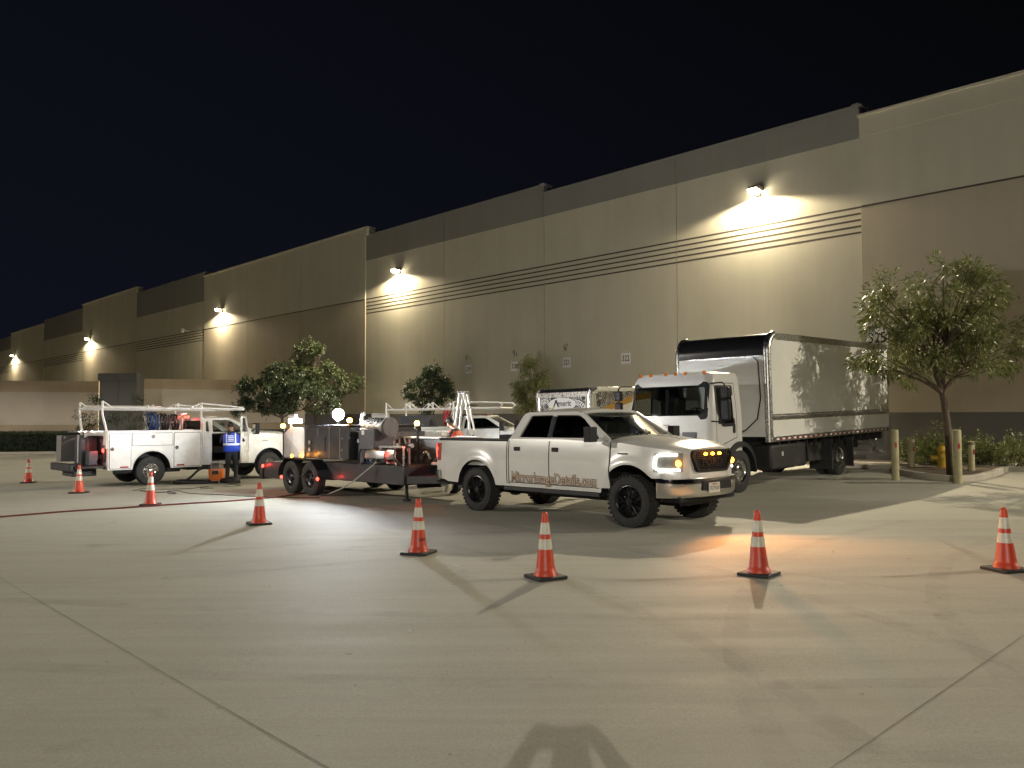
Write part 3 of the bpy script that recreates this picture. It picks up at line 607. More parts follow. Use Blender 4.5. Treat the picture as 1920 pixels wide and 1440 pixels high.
def greenhouse(root, paint, xr, xrt, xft, xf, zs, zt, yb, yt, crown, holes, glassm, wind, skip_right_glass=False, rearglass=True, pillar=None, th=.05, open_right=False):
    """hollow cab top: side frames with real openings, roof, windscreen, rear window"""
    hgt = sqrt((zt-zs)**2+(yb-yt)**2); q = M(); outer = rpoly([(xr, 0), (xrt, hgt), (xft, hgt), (xf, 0)], [.01, .12, .16, .01], 5)
    for s in (-1, 1):
        xf_ = frame((0, s*(yb-th/2), zs), (1, 0, 0), (0, -s*(yb-yt), zt-zs))
        h_ = [[(a, (b-zs)/(zt-zs)*hgt) for a, b in hh] for hh in holes]
        q.plate(outer, [rpoly(hh, .05) for hh in h_], th, xf_)
    # roof
    n = 10; rings = []
    for i in range(n+1):
        t = i/n; x = xrt+.02+(xft-xrt-.02)*t; e = (sin(pi*min(1, max(0, t)))**.4)*crown; ring = []
        for k in range(13): u = -1+2*k/12; ring.append((x, u*yt, zt-.03+(e+.03)*(1-abs(u)**3)))
        ring += [(x, yt*.98, zt-.05), (x, -yt*.98, zt-.05)]
        rings.append(ring)
    q.loft(rings, True, True)
    # rear frame
    if rearglass:
        q.plate(rpoly([(-yb, 0), (yb, 0), (yt, hgt), (-yt, hgt)], .06), [rpoly([(-yb*.78, .1), (yb*.78, .1), (yt*.8, hgt*.82), (-yt*.8, hgt*.82)], .05)], .04, frame(((xr+.02), 0, zs), (0, 1, 0), (xrt-xr, 0, zt-zs)))
    o = q.build('cab_frame', paint, root, smooth=30)
    if rearglass:
        q = M(); q.xf = frame(((xr+.02), 0, zs), (0, 1, 0), (xrt-xr, 0, zt-zs)); q.add([(-yb*.79, .09, 0), (yb*.79, .09, 0), (yt*.81, hgt*.83, 0), (-yt*.81, hgt*.83, 0)], [(0, 1, 2, 3)]); q.build('rear_window', glassm, root, smooth=0)
    for s in (-1, 1):
        if s == -1 and skip_right_glass: continue
        for hh in holes:
            q = M(); c = (sum(a for a, b in hh)/len(hh), sum(b for a, b in hh)/len(hh)); P = []
            for a, b in hh:
                a = c[0]+(a-c[0])*1.01; b = c[1]+(b-c[1])*1.01; v = (b-zs)/(zt-zs); P.append((a, s*(yb-th*.6-(yb-yt)*v), b))
            q.add(P, [tuple(range(len(P)))]); q.build('side_window', glassm, root, smooth=0)
    # windscreen
    q = M(); n = 10; A = []
    for j in range(6):
        v = j/5
        for k in range(n+1):
            u = -1+2*k/n; y = u*((yb-.045)*(1-v)+(yt-.045)*v); x = (xf-.03)*(1-v)+(xft+.0)*v+.14*(1-u*u)*(1-v*.5); z = zs+(zt-zs)*v-.0+(.045*(1-u*u)*(1-v))+.035*(1-u*u)*v*0; A.append((x, y, z))
    q.add(A, [(j*(n+1)+k, j*(n+1)+k+1, (j+1)*(n+1)+k+1, (j+1)*(n+1)+k) for j in range(5) for k in range(n)]); q.build('windscreen', wind, root, smooth=60)
    q = M()
    for s in (-1, 1):       # windscreen surround
        q.tube([(xf+.0, s*(yb-.03), zs), (xft+.02, s*(yt-.02), zt-.02)], .035, 6)
    q.tube([(xft+.02+.12*(1-u*u), u*(yt-.03), zt-.012+crown*.35*(1-abs(u)**3)) for u in [-1+.2*k for k in range(11)]], .028, 6)
    q.build('windscreen_frame', paint, root, smooth=50)
    q = M(); q.tube([(xf-.02+.16*(1-u*u), u*(yb-.06), zs+.012+.045*(1-u*u)) for u in [-1+.2*k for k in range(11)]], .03, 6)
    q.tube([(xf+.12, -.3, zs+.06), (xf-.05, .25, zs+.13)], .010, 5); q.tube([(xf+.1, .35, zs+.06), (xf-.05, .75, zs+.12)], .010, 5); q.build('wiper', BLACK, root)
def interior(root, x0, xf, zs, zf, yb, seats, steer_x):
    q = M(); q.bx(x0+.02, xf+.4, -yb+.1, yb-.1, zf-.05, zf); q.bx(xf-.25, xf+.08, -yb+.08, yb-.08, zs-.2, zs+.0); q.build('dashboard', DASH, root, bevel=.04)
    for sx in seats:
        for sy in (-1, 1):
            q = M(); q.bx(sx, sx+.5, sy*.45-.25, sy*.45+.25, zf+.2, zf+.42); q.box((sx-.02, sy*.45, zf+.68), (.14, .48, .62), Matrix.Rotation(-.2, 4, 'Y')); q.box((sx-.13, sy*.45, zf+1.05), (.1, .26, .18), Matrix.Rotation(-.2, 4, 'Y')); q.build('seat', SEAT, root, bevel=.05)
    q = M(); R = Matrix.Translation((steer_x, .45, zs-.02))@Matrix.Rotation(-1.05, 4, 'Y'); q.xf = R; q.lathe([(.19+.012*cos(a), .012*sin(a)) for a in [2*pi*k/6 for k in range(6)]], 24, 'Z', closed=True); q.box((0, 0, 0), (.36, .03, .015)); q.cyl((0, 0, 0), (0, 0, -.3), .03); q.xf = None; q.build('steering_wheel', BLACK, root)
def mirror(root, x, y, z, s, h=.26, w=.2, mt=BLACK, arm=.12):
    q = M(); q.tube([(x, y, z-.05), (x+.02, y+s*arm*.6, z-.02), (x+.02, y+s*arm, z)], .022, 6)
    q.box((x+.02, y+s*(arm+w/2), z+.02), (.13, w, h)); o = q.build('mirror', mt, root, bevel=.04, seg=3)
    q = M(); q.box((x-.048, y+s*(arm+w/2), z+.02), (.006, w*.8, h*.8)); q.build('mirror_glass', CHROME, o)
# ------------------------------------------------------------------ pickup
XA = 3.66; RA = [(0, .43, .55), (XA, .43, .57)]
pk = thing('pickup_truck', 'white crew cab pickup with black wheels, headlight lit and web address lettering on its doors', 'pickup')
def pw(x): return 1.0-.03*sm((-.9-x)/.4)-(.0 if x < 3.9 else .05*sm((x-3.9)/.4)+.42*max(0, (x-4.18)/.42)**2.2)
def pzb(x): return arch_zb(.52 if x < 4.1 else .80, RA)(x) if x > -.95 else .56
def pzt(k):
    x = k[0] if isinstance(k, tuple) else k
    if isinstance(k, tuple): return 1.36 if k[1] == 'bed' else 1.385
    if x < .87: return 1.36
    if x < 3.2: return 1.385-.03*sm((x-2)/1.2)
    return 1.355-.10*sm((x-3.2)/1.2)-.06*sm((x-4.2)/.4)
def pin(k, w, t):
    x = k[0] if isinstance(k, tuple) else k; bed = (x < .87 and not isinstance(k, tuple)) or (isinstance(k, tuple) and k[1] == 'bed')
    if bed: return [(w*.955-.03, t+.012), (w*.955-.10, t+.008), (w*.955-.11, .86), (0, .86)]
    c = .075+.02*sm((x-3.2)/.3)-.045*sm((x-4.1)/.45)
    return [(w*.90, t+.03), (w*.7, t+.03+c*.55), (w*.38, t+.03+c*.9), (0, t+.03+c)]
FL = [(0, .43, .57, .035), (XA, .43, .59, .035)]
xs = stations(-1.25, 4.56, RA, .12); ks = []
for x in xs:
    ks.append(x)
ks = [k for k in ks if abs(k-.87) > .02]+[]
ks = sorted(ks+[.87]); i = ks.index(.87); ks = ks[:i]+[(.87, 'bed'), (.872, 'cab')]+ks[i+1:]
q, rings = body_loft(pk, ks, pw, pzb, pzt, pin, PKW, flare=FL)
# nose cap and tail
q.add(rings[-1]+[(4.5, 0, .82)], [(i, i+1, len(rings[-1])) for i in range(len(rings[-1])-1)])
q.build('body', PKW, pk, smooth=38)
yf = lambda x, z: sidey(pw(x), z, x, pzt(x), FL)
q = M(); q.bx(-1.0, 4.2, -.8, .8, .50, .62); q.bx(-1.1, 4.3, -.5, .5, .34, .5); q.bx(.7, 3.0, -.93, .93, .44, .58)
for xa in (0, XA): q.lathe([(.60, -.93), (.60, -.55), (.2, -.5), (.2, .5), (.60, .55), (.60, .93)], 32, 'Y', c=(xa, 0, .45)) if False else None
for xa in (0, XA):
    for s in (-1, 1):
        P = [(xa+.60*cos(a), .45+.60*sin(a)) for a in [pi*k/16 for k in range(17)]]
        q.loft([[(a, s*.975, b) for a, b in P], [(a, s*.55, b) for a, b in P]], False, False); q.add([(a, s*.55, b) for a, b in P]+[(xa, s*.55, .4)], [(i, i+1, 17) for i in range(16)])
q.cyl((0, -.7, .42), (0, .7, .42), .07); q.cyl((XA, -.7, .38), (XA, .7, .38), .06); q.cyl((1.2, -.25, .38), (-.9, -.55, .42), .05); q.ell((0, .05, .42), (.2, .17, .2))
q.build('underbody', CHASSIS, pk)
greenhouse(pk, PKW, .89, 1.13, 2.5, 3.24, 1.375, 1.86, .955, .77, .085, [[(1.12, 1.405), (1.30, 1.80), (1.86, 1.805), (1.86, 1.405)], [(1.92, 1.405), (1.92, 1.805), (2.47, 1.80), (2.62, 1.72), (3.04, 1.405)]], TINT, WIND)
q = M(); q.plate(rpoly([(1.84, .04), (1.94, .04), (1.94, .44), (1.84, .44)], .005), [], .012, frame((0, -.955-.001+.0, 1.375), (1, 0, 0), (0, .185, .485))); q.build('door_pillar_trim', BLACK, pk)
interior(pk, .95, 3.1, 1.36, .75, .95, [1.25, 2.15], 2.78)
for s in (-1, 1):
    patch(pk, 'door', PKW, .90, 1.90, .60, 1.362, yf, .007, s, 14, 8, zbf=lambda x: max(.60, .46+sqrt(max(0, .62**2-x*x)) if abs(x) < .62 else .60), ztf=lambda x: pzt(x)-.02)
    patch(pk, 'door', PKW, 1.925, 3.27, .60, 1.362, yf, .007, s, 14, 8, ztf=lambda x: pzt(x)-.02)
    q = M()
    for x in (.885, 1.912, 3.285): seam(pk, line((x, .56), (x, 1.35), 10), yf, s, .022, q=q)
    seam(pk, line((.9, .59), (3.28, .59), 20), yf, s, .012, q=q); seam(pk, line((.83, .56), (.83, 1.35), 10), yf, s, .02, q=q)
    q.build('panel_gap', SEAM, pk, smooth=0)
    for x in (1.04, 1.99):
        q = M(); q.box((x+.07, s*(yf(x, 1.21)+.012), 1.205), (.15, .03, .075)); q.build('door_handle', BLACK, pk, bevel=.012)
    mirror(pk, 3.02, s*.96, 1.46, s, .25, .2)
    q = M(); q.box((3.55, s*(yf(3.5, 1.12)+.004), 1.17), (.19, .01, .022)); q.build('fender_vent', BLACK, pk)
    q = M(); seam(pk, line((-1.2, 1.35), (.86, 1.35), 12), yf, s, .03, off=.006, q=q); q.bx(-1.24, .86, s*.955-.06 if s > 0 else -.955-.03+.03, s*.955+.0 if s > 0 else -.955+.06+.0, 1.372, 1.386); q.build('bed_rail_cap', BLACK, pk)
# lettering on both doors
MUD = mat('lettering_brown', (.17, .075, .03), .6); LTN = mat('lettering_tan', (.42, .37, .29), .5)
for s, al in ((-1, 1), (1, -1)):
    f0 = frame((2.0, s*(yf(2, .69)+.017), .69), (al, 0, 0), (0, -s*.03, 1))
    text('lettering_outline', 'MirrorImageDetails.com', .245, MUD, f0, pk, ext=.001, off=.0, bold=.011, sx=.86)
    text('lettering', 'MirrorImageDetails.com', .245, LTN, f0@Matrix.Translation((0, 0, .0018)), pk, ext=.001, bold=-.0005, sx=.86)
# lights, grille, bumpers
for s in (-1, 1):
    hl = M(); P = []
    for k in range(9):
        x = 4.14+.36*k/8; 
        for z in (.90, 1.19): P.append((x, s*(yf(x, z)+.006), z))
    hl.add(P, [(2*k, 2*k+2, 2*k+3, 2*k+1) for k in range(8)]); hb = hl.build('headlight', mat('headlight_lens', (.55, .55, .5), .1, .6, coat=1.), pk)
    q = M(); U = [(4.45, 1.165), (4.22, 1.165), (4.165, 1.12), (4.165, .97), (4.22, .93), (4.48, .93)]
    q.tube([(x, s*(yf(x, z)+.018), z) for (a, b) in zip(U, U[1:]) for (x, z) in line(a, b, 4)], .017, 6); q.build('running_light', LIT_W if s == -1 else LIT_W, hb)
    q = M(); x = 4.46; q.ell((x, s*(yf(x, 1.03)+.012), 1.03), (.05, .03, .05)); q.build('turn_signal', LIT_A, hb)
    q = M(); q.bx(-1.27, -1.20, s*.83, s*.955, .92, 1.29); o = q.build('tail_light', REDL, pk, bevel=.02)
    q = M(); q.bx(-1.285, -1.26, s*.87, s*.945, 1.0, 1.27); q.build('brake_light', LIT_R, o, bevel=.01)
    q = M(); q.bx(-1.22, -1.1, s*.945, s*.972, .93, 1.28); q.build('tail_light_wrap', REDL, o, bevel=.01)
GR = mat('grille_black', (.014, .012, .012), .6, spec=.2)
gx0 = 4.57; q = M(); hexa = rpoly([(-.55, 1.235), (.55, 1.235), (.60, 1.15), (.42, .88), (-.42, .88), (-.60, 1.15)], .05)
q.plate(hexa, [rpoly([(-.50, 1.20), (.50, 1.20), (.54, 1.14), (.385, .92), (-.385, .92), (-.54, 1.14)], .04)], .07, frame((gx0, 0, 0), (0, 1, 0), (0, 0, 1)))
q.plate(hexa, [], .02, frame((gx0-.03, 0, 0), (0, 1, 0), (0, 0, 1)))
for i in range(9): z = .93+.032*i; q.bx(gx0-.02, gx0+.005, -.4-.014*i, .4+.014*i, z, z+.012)
for i in range(17): y = -.48+.06*i; q.bx(gx0-.02, gx0+.004, y, y+.01, .93, 1.19)
g = q.build('grille', GR, pk, smooth=0)
text('grille_letters', 'FORD', .15, mat('grille_letter_grey', (.022, .017, .017), .8, spec=.1), frame((gx0+.012, 0, 1.03), (0, 1, 0), (0, 0, 1)), g, ext=.003, bold=.006, sx=1.5)
for y in (-.2, 0, .2): q = M(); q.ell((gx0+.02, y, 1.165), (.025, .036, .024)); q.build('marker_light', LIT_A, g)
q = M(); r_ = []
for u in [-1+k/8 for k in range(17)]:
    a = abs(u); y = u*.985; x = 4.66-.30*a**3.2; r_.append([(x-.06, y, .80), (x, y, .79), (x+.012, y, .72), (x, y, .56), (x-.04, y, .50), (x-.12, y, .50)])
r_ = [[(4.20, -1.0, p[2]) for p in r_[0]]]+r_+[[(4.20, 1.0, p[2]) for p in r_[0]]]
q.loft(r_, False, False); q.build('front_bumper', CHROME, pk, smooth=50)
q = M(); r_ = []
for u in [-1+k/8 for k in range(17)]:
    a = abs(u); y = u*.975; x = 4.60-.30*a**3.2; r_.append([(x-.08, y, .90), (x-.02, y, .89), (x+.0, y, .84), (x, y, .795)])
q.loft(r_, False, False); q.build('front_valance', PKW, pk, smooth=50)
q = M(); q.bx(4.55, 4.672, -.42, .42, .60, .76); q.bx(4.1, 4.5, -.8, .8, .42, .52); q.build('bumper_intake', BLACK, pk, bevel=.02)
PLT = mat('licence_plate_white', (.6, .58, .5), .4); q = M(); q.box((4.685, -.12, .64), (.008, .31, .16)); p_ = q.build('licence_plate', PLT, pk)
text('plate_number', '7D79520', .085, mat('plate_ink', (.10, .11, .16), .5), frame((4.6905, -.12, .63), (0, 1, 0), (0, 0, 1)), p_, ext=.001, sx=.85)
text('plate_state', 'California', .04, REDL, frame((4.6905, -.12, .695), (0, 1, 0), (0, 0, 1)), p_, ext=.001)
q = M(); r_ = []
for u in [-1+k/6 for k in range(13)]: y = u*.97; x = -1.38+.10*abs(u)**3; r_.append([(x+.1, y, .74), (x, y, .74), (x-.01, y, .66), (x, y, .55), (x+.06, y, .53)])
r_ = [[(-1.12, -.985, p[2]) for p in r_[0]]]+r_+[[(-1.12, .985, p[2]) for p in r_[0]]]; q.loft(r_, False, False); q.build('rear_bumper', CHROME, pk, smooth=50)
q = M(); q.bx(-1.72, -1.24, -.76, .76, .80, .87); tg = q.build('tailgate', PKW, pk, bevel=.02)
for s in (-1, 1): q = M(); q.cyl((-1.25, s*.78, 1.2), (-1.62, s*.77, .87), .008); q.build('tailgate_cable', STEEL, tg)
q = M(); q.bx(-1.2, .8, -.78, .78, .865, .875); q.build('bed_liner', BLACK, pk)
q = M(); q.bx(-1.5, -1.0, -.04, .04, .42, .50); q.bx(-1.55, -1.42, -.1, .1, .38, .46); q.cyl((-1.5, 0, .46), (-1.5, 0, .56), .025); q.ell((-1.5, 0, .58), (.04, .04, .04)); q.build('tow_hitch', CHROME, pk)
q = M(); q.bx(.45, .82, -.82, .82, 1.36, 1.46); q.build('bed_box', BLACK, pk, bevel=.02)
q = M(); q.tube([(3.2, -.9, 1.385), (3.2, -.9, 1.42)], .02)
q.build('washer_nozzle', BLACK, pk)
for x, s, st in ((0, -1, 0), (0, 1, 0), (XA, -1, .0), (XA, 1, .0)): wheel(pk, x, s*.87, .41, .29, s, .262, 'alloy', RIMB, lugs=34, steer=st)
hd = ANG_E
lx, ly = -.65, 15.48            # rear right contact
c_, s_ = cos(hd), sin(hd); ox, oy = lx-(.95)*s_*1.0, ly+(.95)*c_
place(pk, ox, oy, hd, pts=[(0, -.87), (XA, -.87), (0, .87)])
# its light on the yard
l = lamp('headlight_light', 'SPOT', (4.62, -.62, 1.05), 40, (1, .97, .9), .06, radians(120), .8, None, pk); aim(l, (1, -.25, -.25))
l = lamp('turn_signal_light', 'SPOT', (4.70, -.5, 1.03), 420, (1, .34, .05), .05, radians(105), 1., None, pk); aim(l, (1, -.35, -.30))
l = lamp('tail_light_light', 'POINT', (-1.36, -.9, 1.15), 6, (1, .06, .03), .04, parent=pk)

lamp('grille_glow', 'POINT', (4.72, 0, 1.17), 2.2, (1, .34, .04), .03, parent=pk)
# ------------------------------------------------------------------ shared cab with bonnet
def cab_front(t, x0, paint, door_open=False, w=1.0, nose=4.5, xa=3.62, belt=1.43, roof=1.93, floor=.62, seats=True, wr=.40, steel=True):
    ra = [(xa, .43, .52)]
    wid = lambda x: w-(.05*sm((x-xa-.2)/.4)+.30*max(0, (x-(nose-.42))/.42)**2.2 if x > xa else 0)
    zb = lambda x: arch_zb(.50 if x < xa+.5 else .62, ra)(x)
    zt = lambda k: belt-.02*sm((k-(x0+1))/.8)-.05*sm((k-3.1)/1.2)-.07*sm((k-(nose-.35))/.35)
    fl = [(xa, .43, .54, .03)]
    def inner(k, ww, tt): c = .06+.02*sm((k-3.2)/.3)-.05*sm((k-(nose-.4))/.4); return [(ww*.9, tt+.03), (ww*.7, tt+.03+c*.55), (ww*.38, tt+.03+c*.9), (0, tt+.03+c)]
    d0, d1 = x0+.30, x0+1.42
    ks = stations(x0, nose, ra, .12, (d0, d1)); q, rings = body_loft(t, ks, wid, zb, zt, inner, paint, flare=fl)
    q.add(rings[-1]+[(nose-.04, 0, .62)], [(i, i+1, len(rings[-1])) for i in range(len(rings[-1])-1)]); q.add(rings[0], [tuple(range(len(rings[0])))])
    if door_open:
        nf = [];
        for f in q.f:
            c = Vector((0, 0, 0))
            for i in f: c += Vector(q.v[i])
            c /= len(f)
            if len(f) == 4 and c.y < -.5 and d0 < c.x < d1 and c.z > .58 and c.z < belt-.015 and abs(c.y) > w*.9: continue
            if len(f) == 4 and d0 < c.x < d1 and c.z > belt-.03: continue
            nf.append(f)
        q.f = nf; q.mi = [0]*len(nf)
    q.build('body', paint, t, smooth=38); yf = lambda x, z: sidey(wid(x), z, x, zt(x), fl)
    q = M(); q.bx(x0, nose-.2, -.8, .8, .42, .60); q.bx(x0-.2, nose-.3, -.45, .45, .34, .5)
    for s in (-1, 1):
        P = [(xa+.55*cos(a), .43+.55*sin(a)) for a in [pi*k/14 for k in range(15)]]
        q.loft([[(a, s*(w-.03), b) for a, b in P], [(a, s*.5, b) for a, b in P]], False, False); q.add([(a, s*.5, b) for a, b in P]+[(xa, s*.5, .4)], [(i, i+1, 15) for i in range(14)])
    q.build('underbody', CHASSIS, t)
    A = x0+1.45; hz = roof-.05
    greenhouse(t, paint, x0+.02, x0+.10, x0+.80+.12, A+.28, belt-.01, hz, w-.045, w-.2, .07, [[(x0+.34, belt+.02), (x0+.36, hz-.06), (x0+.86, hz-.055), (x0+1.0, hz-.12), (x0+1.48, belt+.02)], [(x0+.13, belt+.03), (x0+.17, hz-.09), (x0+.24, hz-.09), (x0+.24, belt+.03)]] if not False else [], TINT if not door_open else glass('light_side_glass', (.35, .36, .36)), WIND, skip_right_glass=door_open)
    q = M(); q.bx(x0+.05, A+.1, -w+.09, w-.09, floor-.04, floor); q.bx(A-.12, A+.22, -w+.08, w-.08, 1.05, belt-.02); q.bx(x0+.05, x0+.1, -w+.1, w-.1, floor, belt); q.bx(x0+.1, A, w-.10, w-.06, floor, belt-.02); q.bx(A-.1, A+.3, -w+.1, w-.1, floor, 1.1); q.build('dashboard', DASH, t)
    for sy in (-1, 1): q = M(); q.bx(x0+.35, x0+.85, sy*.47-.25, sy*.47+.25, .82, 1.02); q.box((x0+.28, sy*.47, 1.3), (.14, .48, .66), Matrix.Rotation(-.15, 4, 'Y')); q.build('seat', SEAT, t, bevel=.05)
    for s in (-1, 1):
        if door_open and s == -1: continue
        patch(t, 'door', paint, d0, d1, .58, belt, yf, .007, s, 12, 8, ztf=lambda x: zt(x)-.02)
        q = M()
        for x in (d0-.012, d1+.012): seam(t, line((x, .55), (x, belt-.03), 10), yf, s, .02, q=q)
        q.build('panel_gap', SEAM, t, smooth=0); q = M(); q.box((d0+.12, s*(yf(d0, 1.2)+.014), 1.22), (.16, .03, .05)); q.build('door_handle', BLACK, t, bevel=.01)
    for s in (-1, 1):
        mirror(t, A+.1, s*(w-.03), belt+.1, s, .34, .22, arm=.16)
        q = M(); P = []
        for k in range(7):
            x = nose-.36+.33*k/6
            for z in (.92, 1.22): P.append((x, s*(yf(x, z)+.006), z))
        q.add(P, [(2*k, 2*k+2, 2*k+3, 2*k+1) for k in range(6)]); q.build('headlight', MC['headlight_lens'], t)
    q = M(); q.bx(nose-.06, nose+.03, -.62, .62, .84, 1.24); q.build('grille', mat('grille_grey', (.2, .2, .2), .3, .8), t, bevel=.03)
    q = M(); q.bx(nose-.1, nose+.14, -.97, .97, .50, .72); q.build('front_bumper', CHROME, t, bevel=.05)
    q = M(); q.box((x0+2.0, -w-.002, 1.17), (.18, .01, .025)); q.build('fender_badge', STEEL, t)
    for s in (-1, 1): wheel(t, xa, s*.88, wr, .24, s, .21, 'steel', RIMC)
    return yf
HOSEB = mat('blue_hose', (.015, .04, .13), .45, var=.2, vs=20); HOSEK = mat('black_hose', (.015, .015, .017), .5); HOSER = mat('red_hose', (.35, .02, .03), .45, var=.2, vs=20)
def coil(t, x, y, z, R, n, wd, mt, name='hose_reel', ax='X'):
    q = M(); P = []
    for i in range(n*16+1):
        a = 2*pi*i/16; u = (i/(n*16)-.5)*wd; r = R*(1-.12*(int(i/16) % 2))
        P.append((x+u, y+r*cos(a), z+r*sin(a)) if ax == 'X' else (x+r*cos(a), y+u, z+r*sin(a)))
    q.tube(P, .022, 6); o = q.build(name, mt, t); q = M()
    for u in (-wd/2-.02, wd/2+.02):
        for k in range(4):
            a = pi*k/4
            if ax == 'X': q.cyl((x+u, y-R*cos(a), z-R*sin(a)), (x+u, y+R*cos(a), z+R*sin(a)), .012, n=6)
            else: q.cyl((x-R*cos(a), y+u, z-R*sin(a)), (x+R*cos(a), y+u, z+R*sin(a)), .012, n=6)
    if ax == 'X': q.cyl((x-wd/2-.05, y, z), (x+wd/2+.05, y, z), .03); q.bx(x-wd/2-.04, x-wd/2-.02, y-.03, y+.03, z-R-.15, z); q.bx(x+wd/2+.02, x+wd/2+.04, y-.03, y+.03, z-R-.15, z)
    else: q.cyl((x, y-wd/2-.05, z), (x, y+wd/2+.05, z), .03)
    q.build('reel_frame', STEEL, o); return o
def service_body(t, x0, x1, zb, zt, hw=1.06):
    arch = [(.53*cos(a), .43+.53*sin(a)) for a in [pi*k/20 for k in range(21)]]
    arch = [(a, max(b, zb)) for a, b in arch]
    out = [(x1, zb), (x1, zt), (x0, zt), (x0, zb)]+[(a, b) for a, b in reversed(arch)]
    for s in (-1, 1):
        q = M(); q.plate(out, [], .03, frame((0, s*hw, 0), (1, 0, 0), (0, 0, 1)))
        q.bx(x0+.002, x1-.002, s*(hw-.40), s*(hw-.38), .96, zt-.002); q.bx(x0+.002, x1-.002, s*(hw-.39), s*(hw+.012), zt-.02, zt+.02)
        q.bx(x1-.03, x1-.002, s*(hw-.39), s*(hw-.016), zb+.01, zt-.021); q.bx(x0+.002, x0+.03, s*(hw-.39), s*(hw-.016), zb+.01, zt-.021)
        q.build('side_pack', WHITE, t, bevel=.008)
        for (a, b, c, d) in ((x0+.05, -.57, zb+.04, zt-.06), (-.53, .57, 1.12, zt-.06), (.62, x1-.06, zb+.04, zt-.06)):
            q = M(); q.plate(rrect(a, b, c, d, .03), [], .014, frame((0, s*(hw+.021), 0), (1, 0, 0), (0, 0, 1))); q.plate(rrect(a-.012, b+.012, c-.012, d+.012, .03), [], .004, frame((0, s*(hw+.0165), 0), (1, 0, 0), (0, 0, 1)), m=1)
            o = q.build('compartment_door', [WHITE, SEAM], t, smooth=20)
            hx, hz_ = ((a+.06 if a < -.6 else (a+b)/2 if a < 0 else a+.07), ((c+d)/2+.06 if a < -.6 or a > 0 else d-.09))
            q = M(); q.cyl((hx, s*(hw+.026), hz_), (hx, s*(hw+.036), hz_), .055, .05, 18); q.box((hx, s*(hw+.045), hz_), (.08, .02, .022), Matrix.Rotation(.5, 4, 'Y')); q.build('latch', CHROME, o)
        for xr in (-.72, .72+.1):
            q = M(); q.bx(xr-.13, xr+.09, s*(hw+.029), s*(hw+.033), zb+.055, zb+.095); q.build('reflector', REDL, t, smooth=0)
        q = M(); q.loft([[(a*1.06, s*(hw+.0), .43+(b-.43)*1.06 if b > zb else b) for a, b in arch], [(a*1.09, s*(hw+.035), .43+(b-.43)*1.09 if b > zb else b) for a, b in arch], [(a*.99, s*(hw+.03), b) for a, b in arch]], False, False); q.build('wheel_arch_trim', WHITE, t)
    q = M(); q.bx(x0+.05, x1, -.66, .66, .9, .95); q.bx(x1-.05, x1-.032, -.66, .66, .95, zt-.1); q.bx(x0-.3, x1+.3, -.5, .5, .5, .72); q.cyl((0, -.8, .42), (0, .8, .42), .06)
    for s in (-1, 1):
        P = [(.55*cos(a), .43+.55*sin(a)) for a in [pi*k/14 for k in range(15)]]; q.loft([[(a, s*(hw-.03), b) for a, b in P], [(a, s*.5, b) for a, b in P]], False, False); q.add([(a, s*.5, b) for a, b in P]+[(0, s*.5, .4)], [(i, i+1, 15) for i in range(14)])
    q.cyl((.9, -.75, .40), (-.9, -.7, .40), .07); q.build('chassis_frame', CHASSIS, t)
    q = M(); q.bx(x0-.02, x0+.03, -.66, .66, .96, zt-.12); q.build('tailgate', DARKST, t, bevel=.01)
    q = M(); q.bx(x0-.75, x0-.01, -1.0, 1.0, .52, .60); q.bx(x0-.9, x0-.74, -.9, .9, .46, .66); q.bx(x0-.7, x0-.1, -.5, .5, .3, .5); q.build('rear_bumper', CHASSIS, t, bevel=.02)
    for s in (-1, 1):
        q = M(); q.bx(x0-.045, x0, s*.75, s*.95, .68, 1.15); o = q.build('tail_light_box', DARKST, t, bevel=.01); q = M(); q.cyl((x0-.045, s*.85, 1.0), (x0-.06, s*.85, 1.0), .055); q.build('tail_light', LIT_R if s < 0 else REDL, o)
    for s in (-1, 1): wheel(t, 0, s*.90, .40, .25, s, .21, 'steel', RIMC)
# ------------------------------------------------------------------ utility truck with open door
ut = thing('utility_truck', 'white utility truck with ladder rack and open passenger door, behind the left cones', 'truck', 'white utility trucks with ladder racks')
service_body(ut, -1.17, 1.43, .46, 1.52); cab_front(ut, 1.47, WHITE, True)
def tb(q, pts, r=.028): q.tube(pts, r, 4)
q = M()
for s in (-1, 1):
    y = s*1.0; tb(q, [(-1.22, s*1.1, 1.05), (-1.22, s*1.1, 1.55), (-1.26, s*1.08, 1.75), (-1.3, y, 2.0), (-1.3, y, 2.36)], .032)
    tb(q, [(1.43, s*1.12, 1.1), (1.43, s*1.12, 1.7), (1.43, y, 1.95), (1.43, y, 2.33)], .032)
    tb(q, [(-1.3, y, 2.17), (2.75, y, 2.15)], .034); tb(q, [(1.43, y, 2.32), (2.75, y, 2.2)], .022); tb(q, [(1.43, y, 2.33), (1.1, y, 2.17)], .022); tb(q, [(-1.3, y, 2.36), (-1.05, y, 2.18)], .022)
    tb(q, [(-.1, y, 2.16), (-.1, y, 2.26)], .03); tb(q, [(.75, y, 2.16), (.75, y, 2.32)], .03)
for x in (-1.3, 1.43, 2.75): tb(q, [(x, -1, 2.17), (x, 1, 2.17)], .03)
tb(q, [(2.75, -1, 2.15), (2.75, 1, 2.15)]); q.build('ladder_rack', RACKW, ut, smooth=0)
q = M(); q.bx(-1.25, .9, .70, .76, 2.2, 2.27); q.bx(-1.25, .9, .95, 1.01, 2.2, 2.27)
for k in range(8): q.cyl((-1.1+.27*k, .73, 2.235), (-1.1+.27*k, .98, 2.235), .015, n=6)
lad = q.build('stored_ladder', mat('ladder_white', (.62, .62, .6), .45, var=.1, dirt=.2), ut, smooth=0)
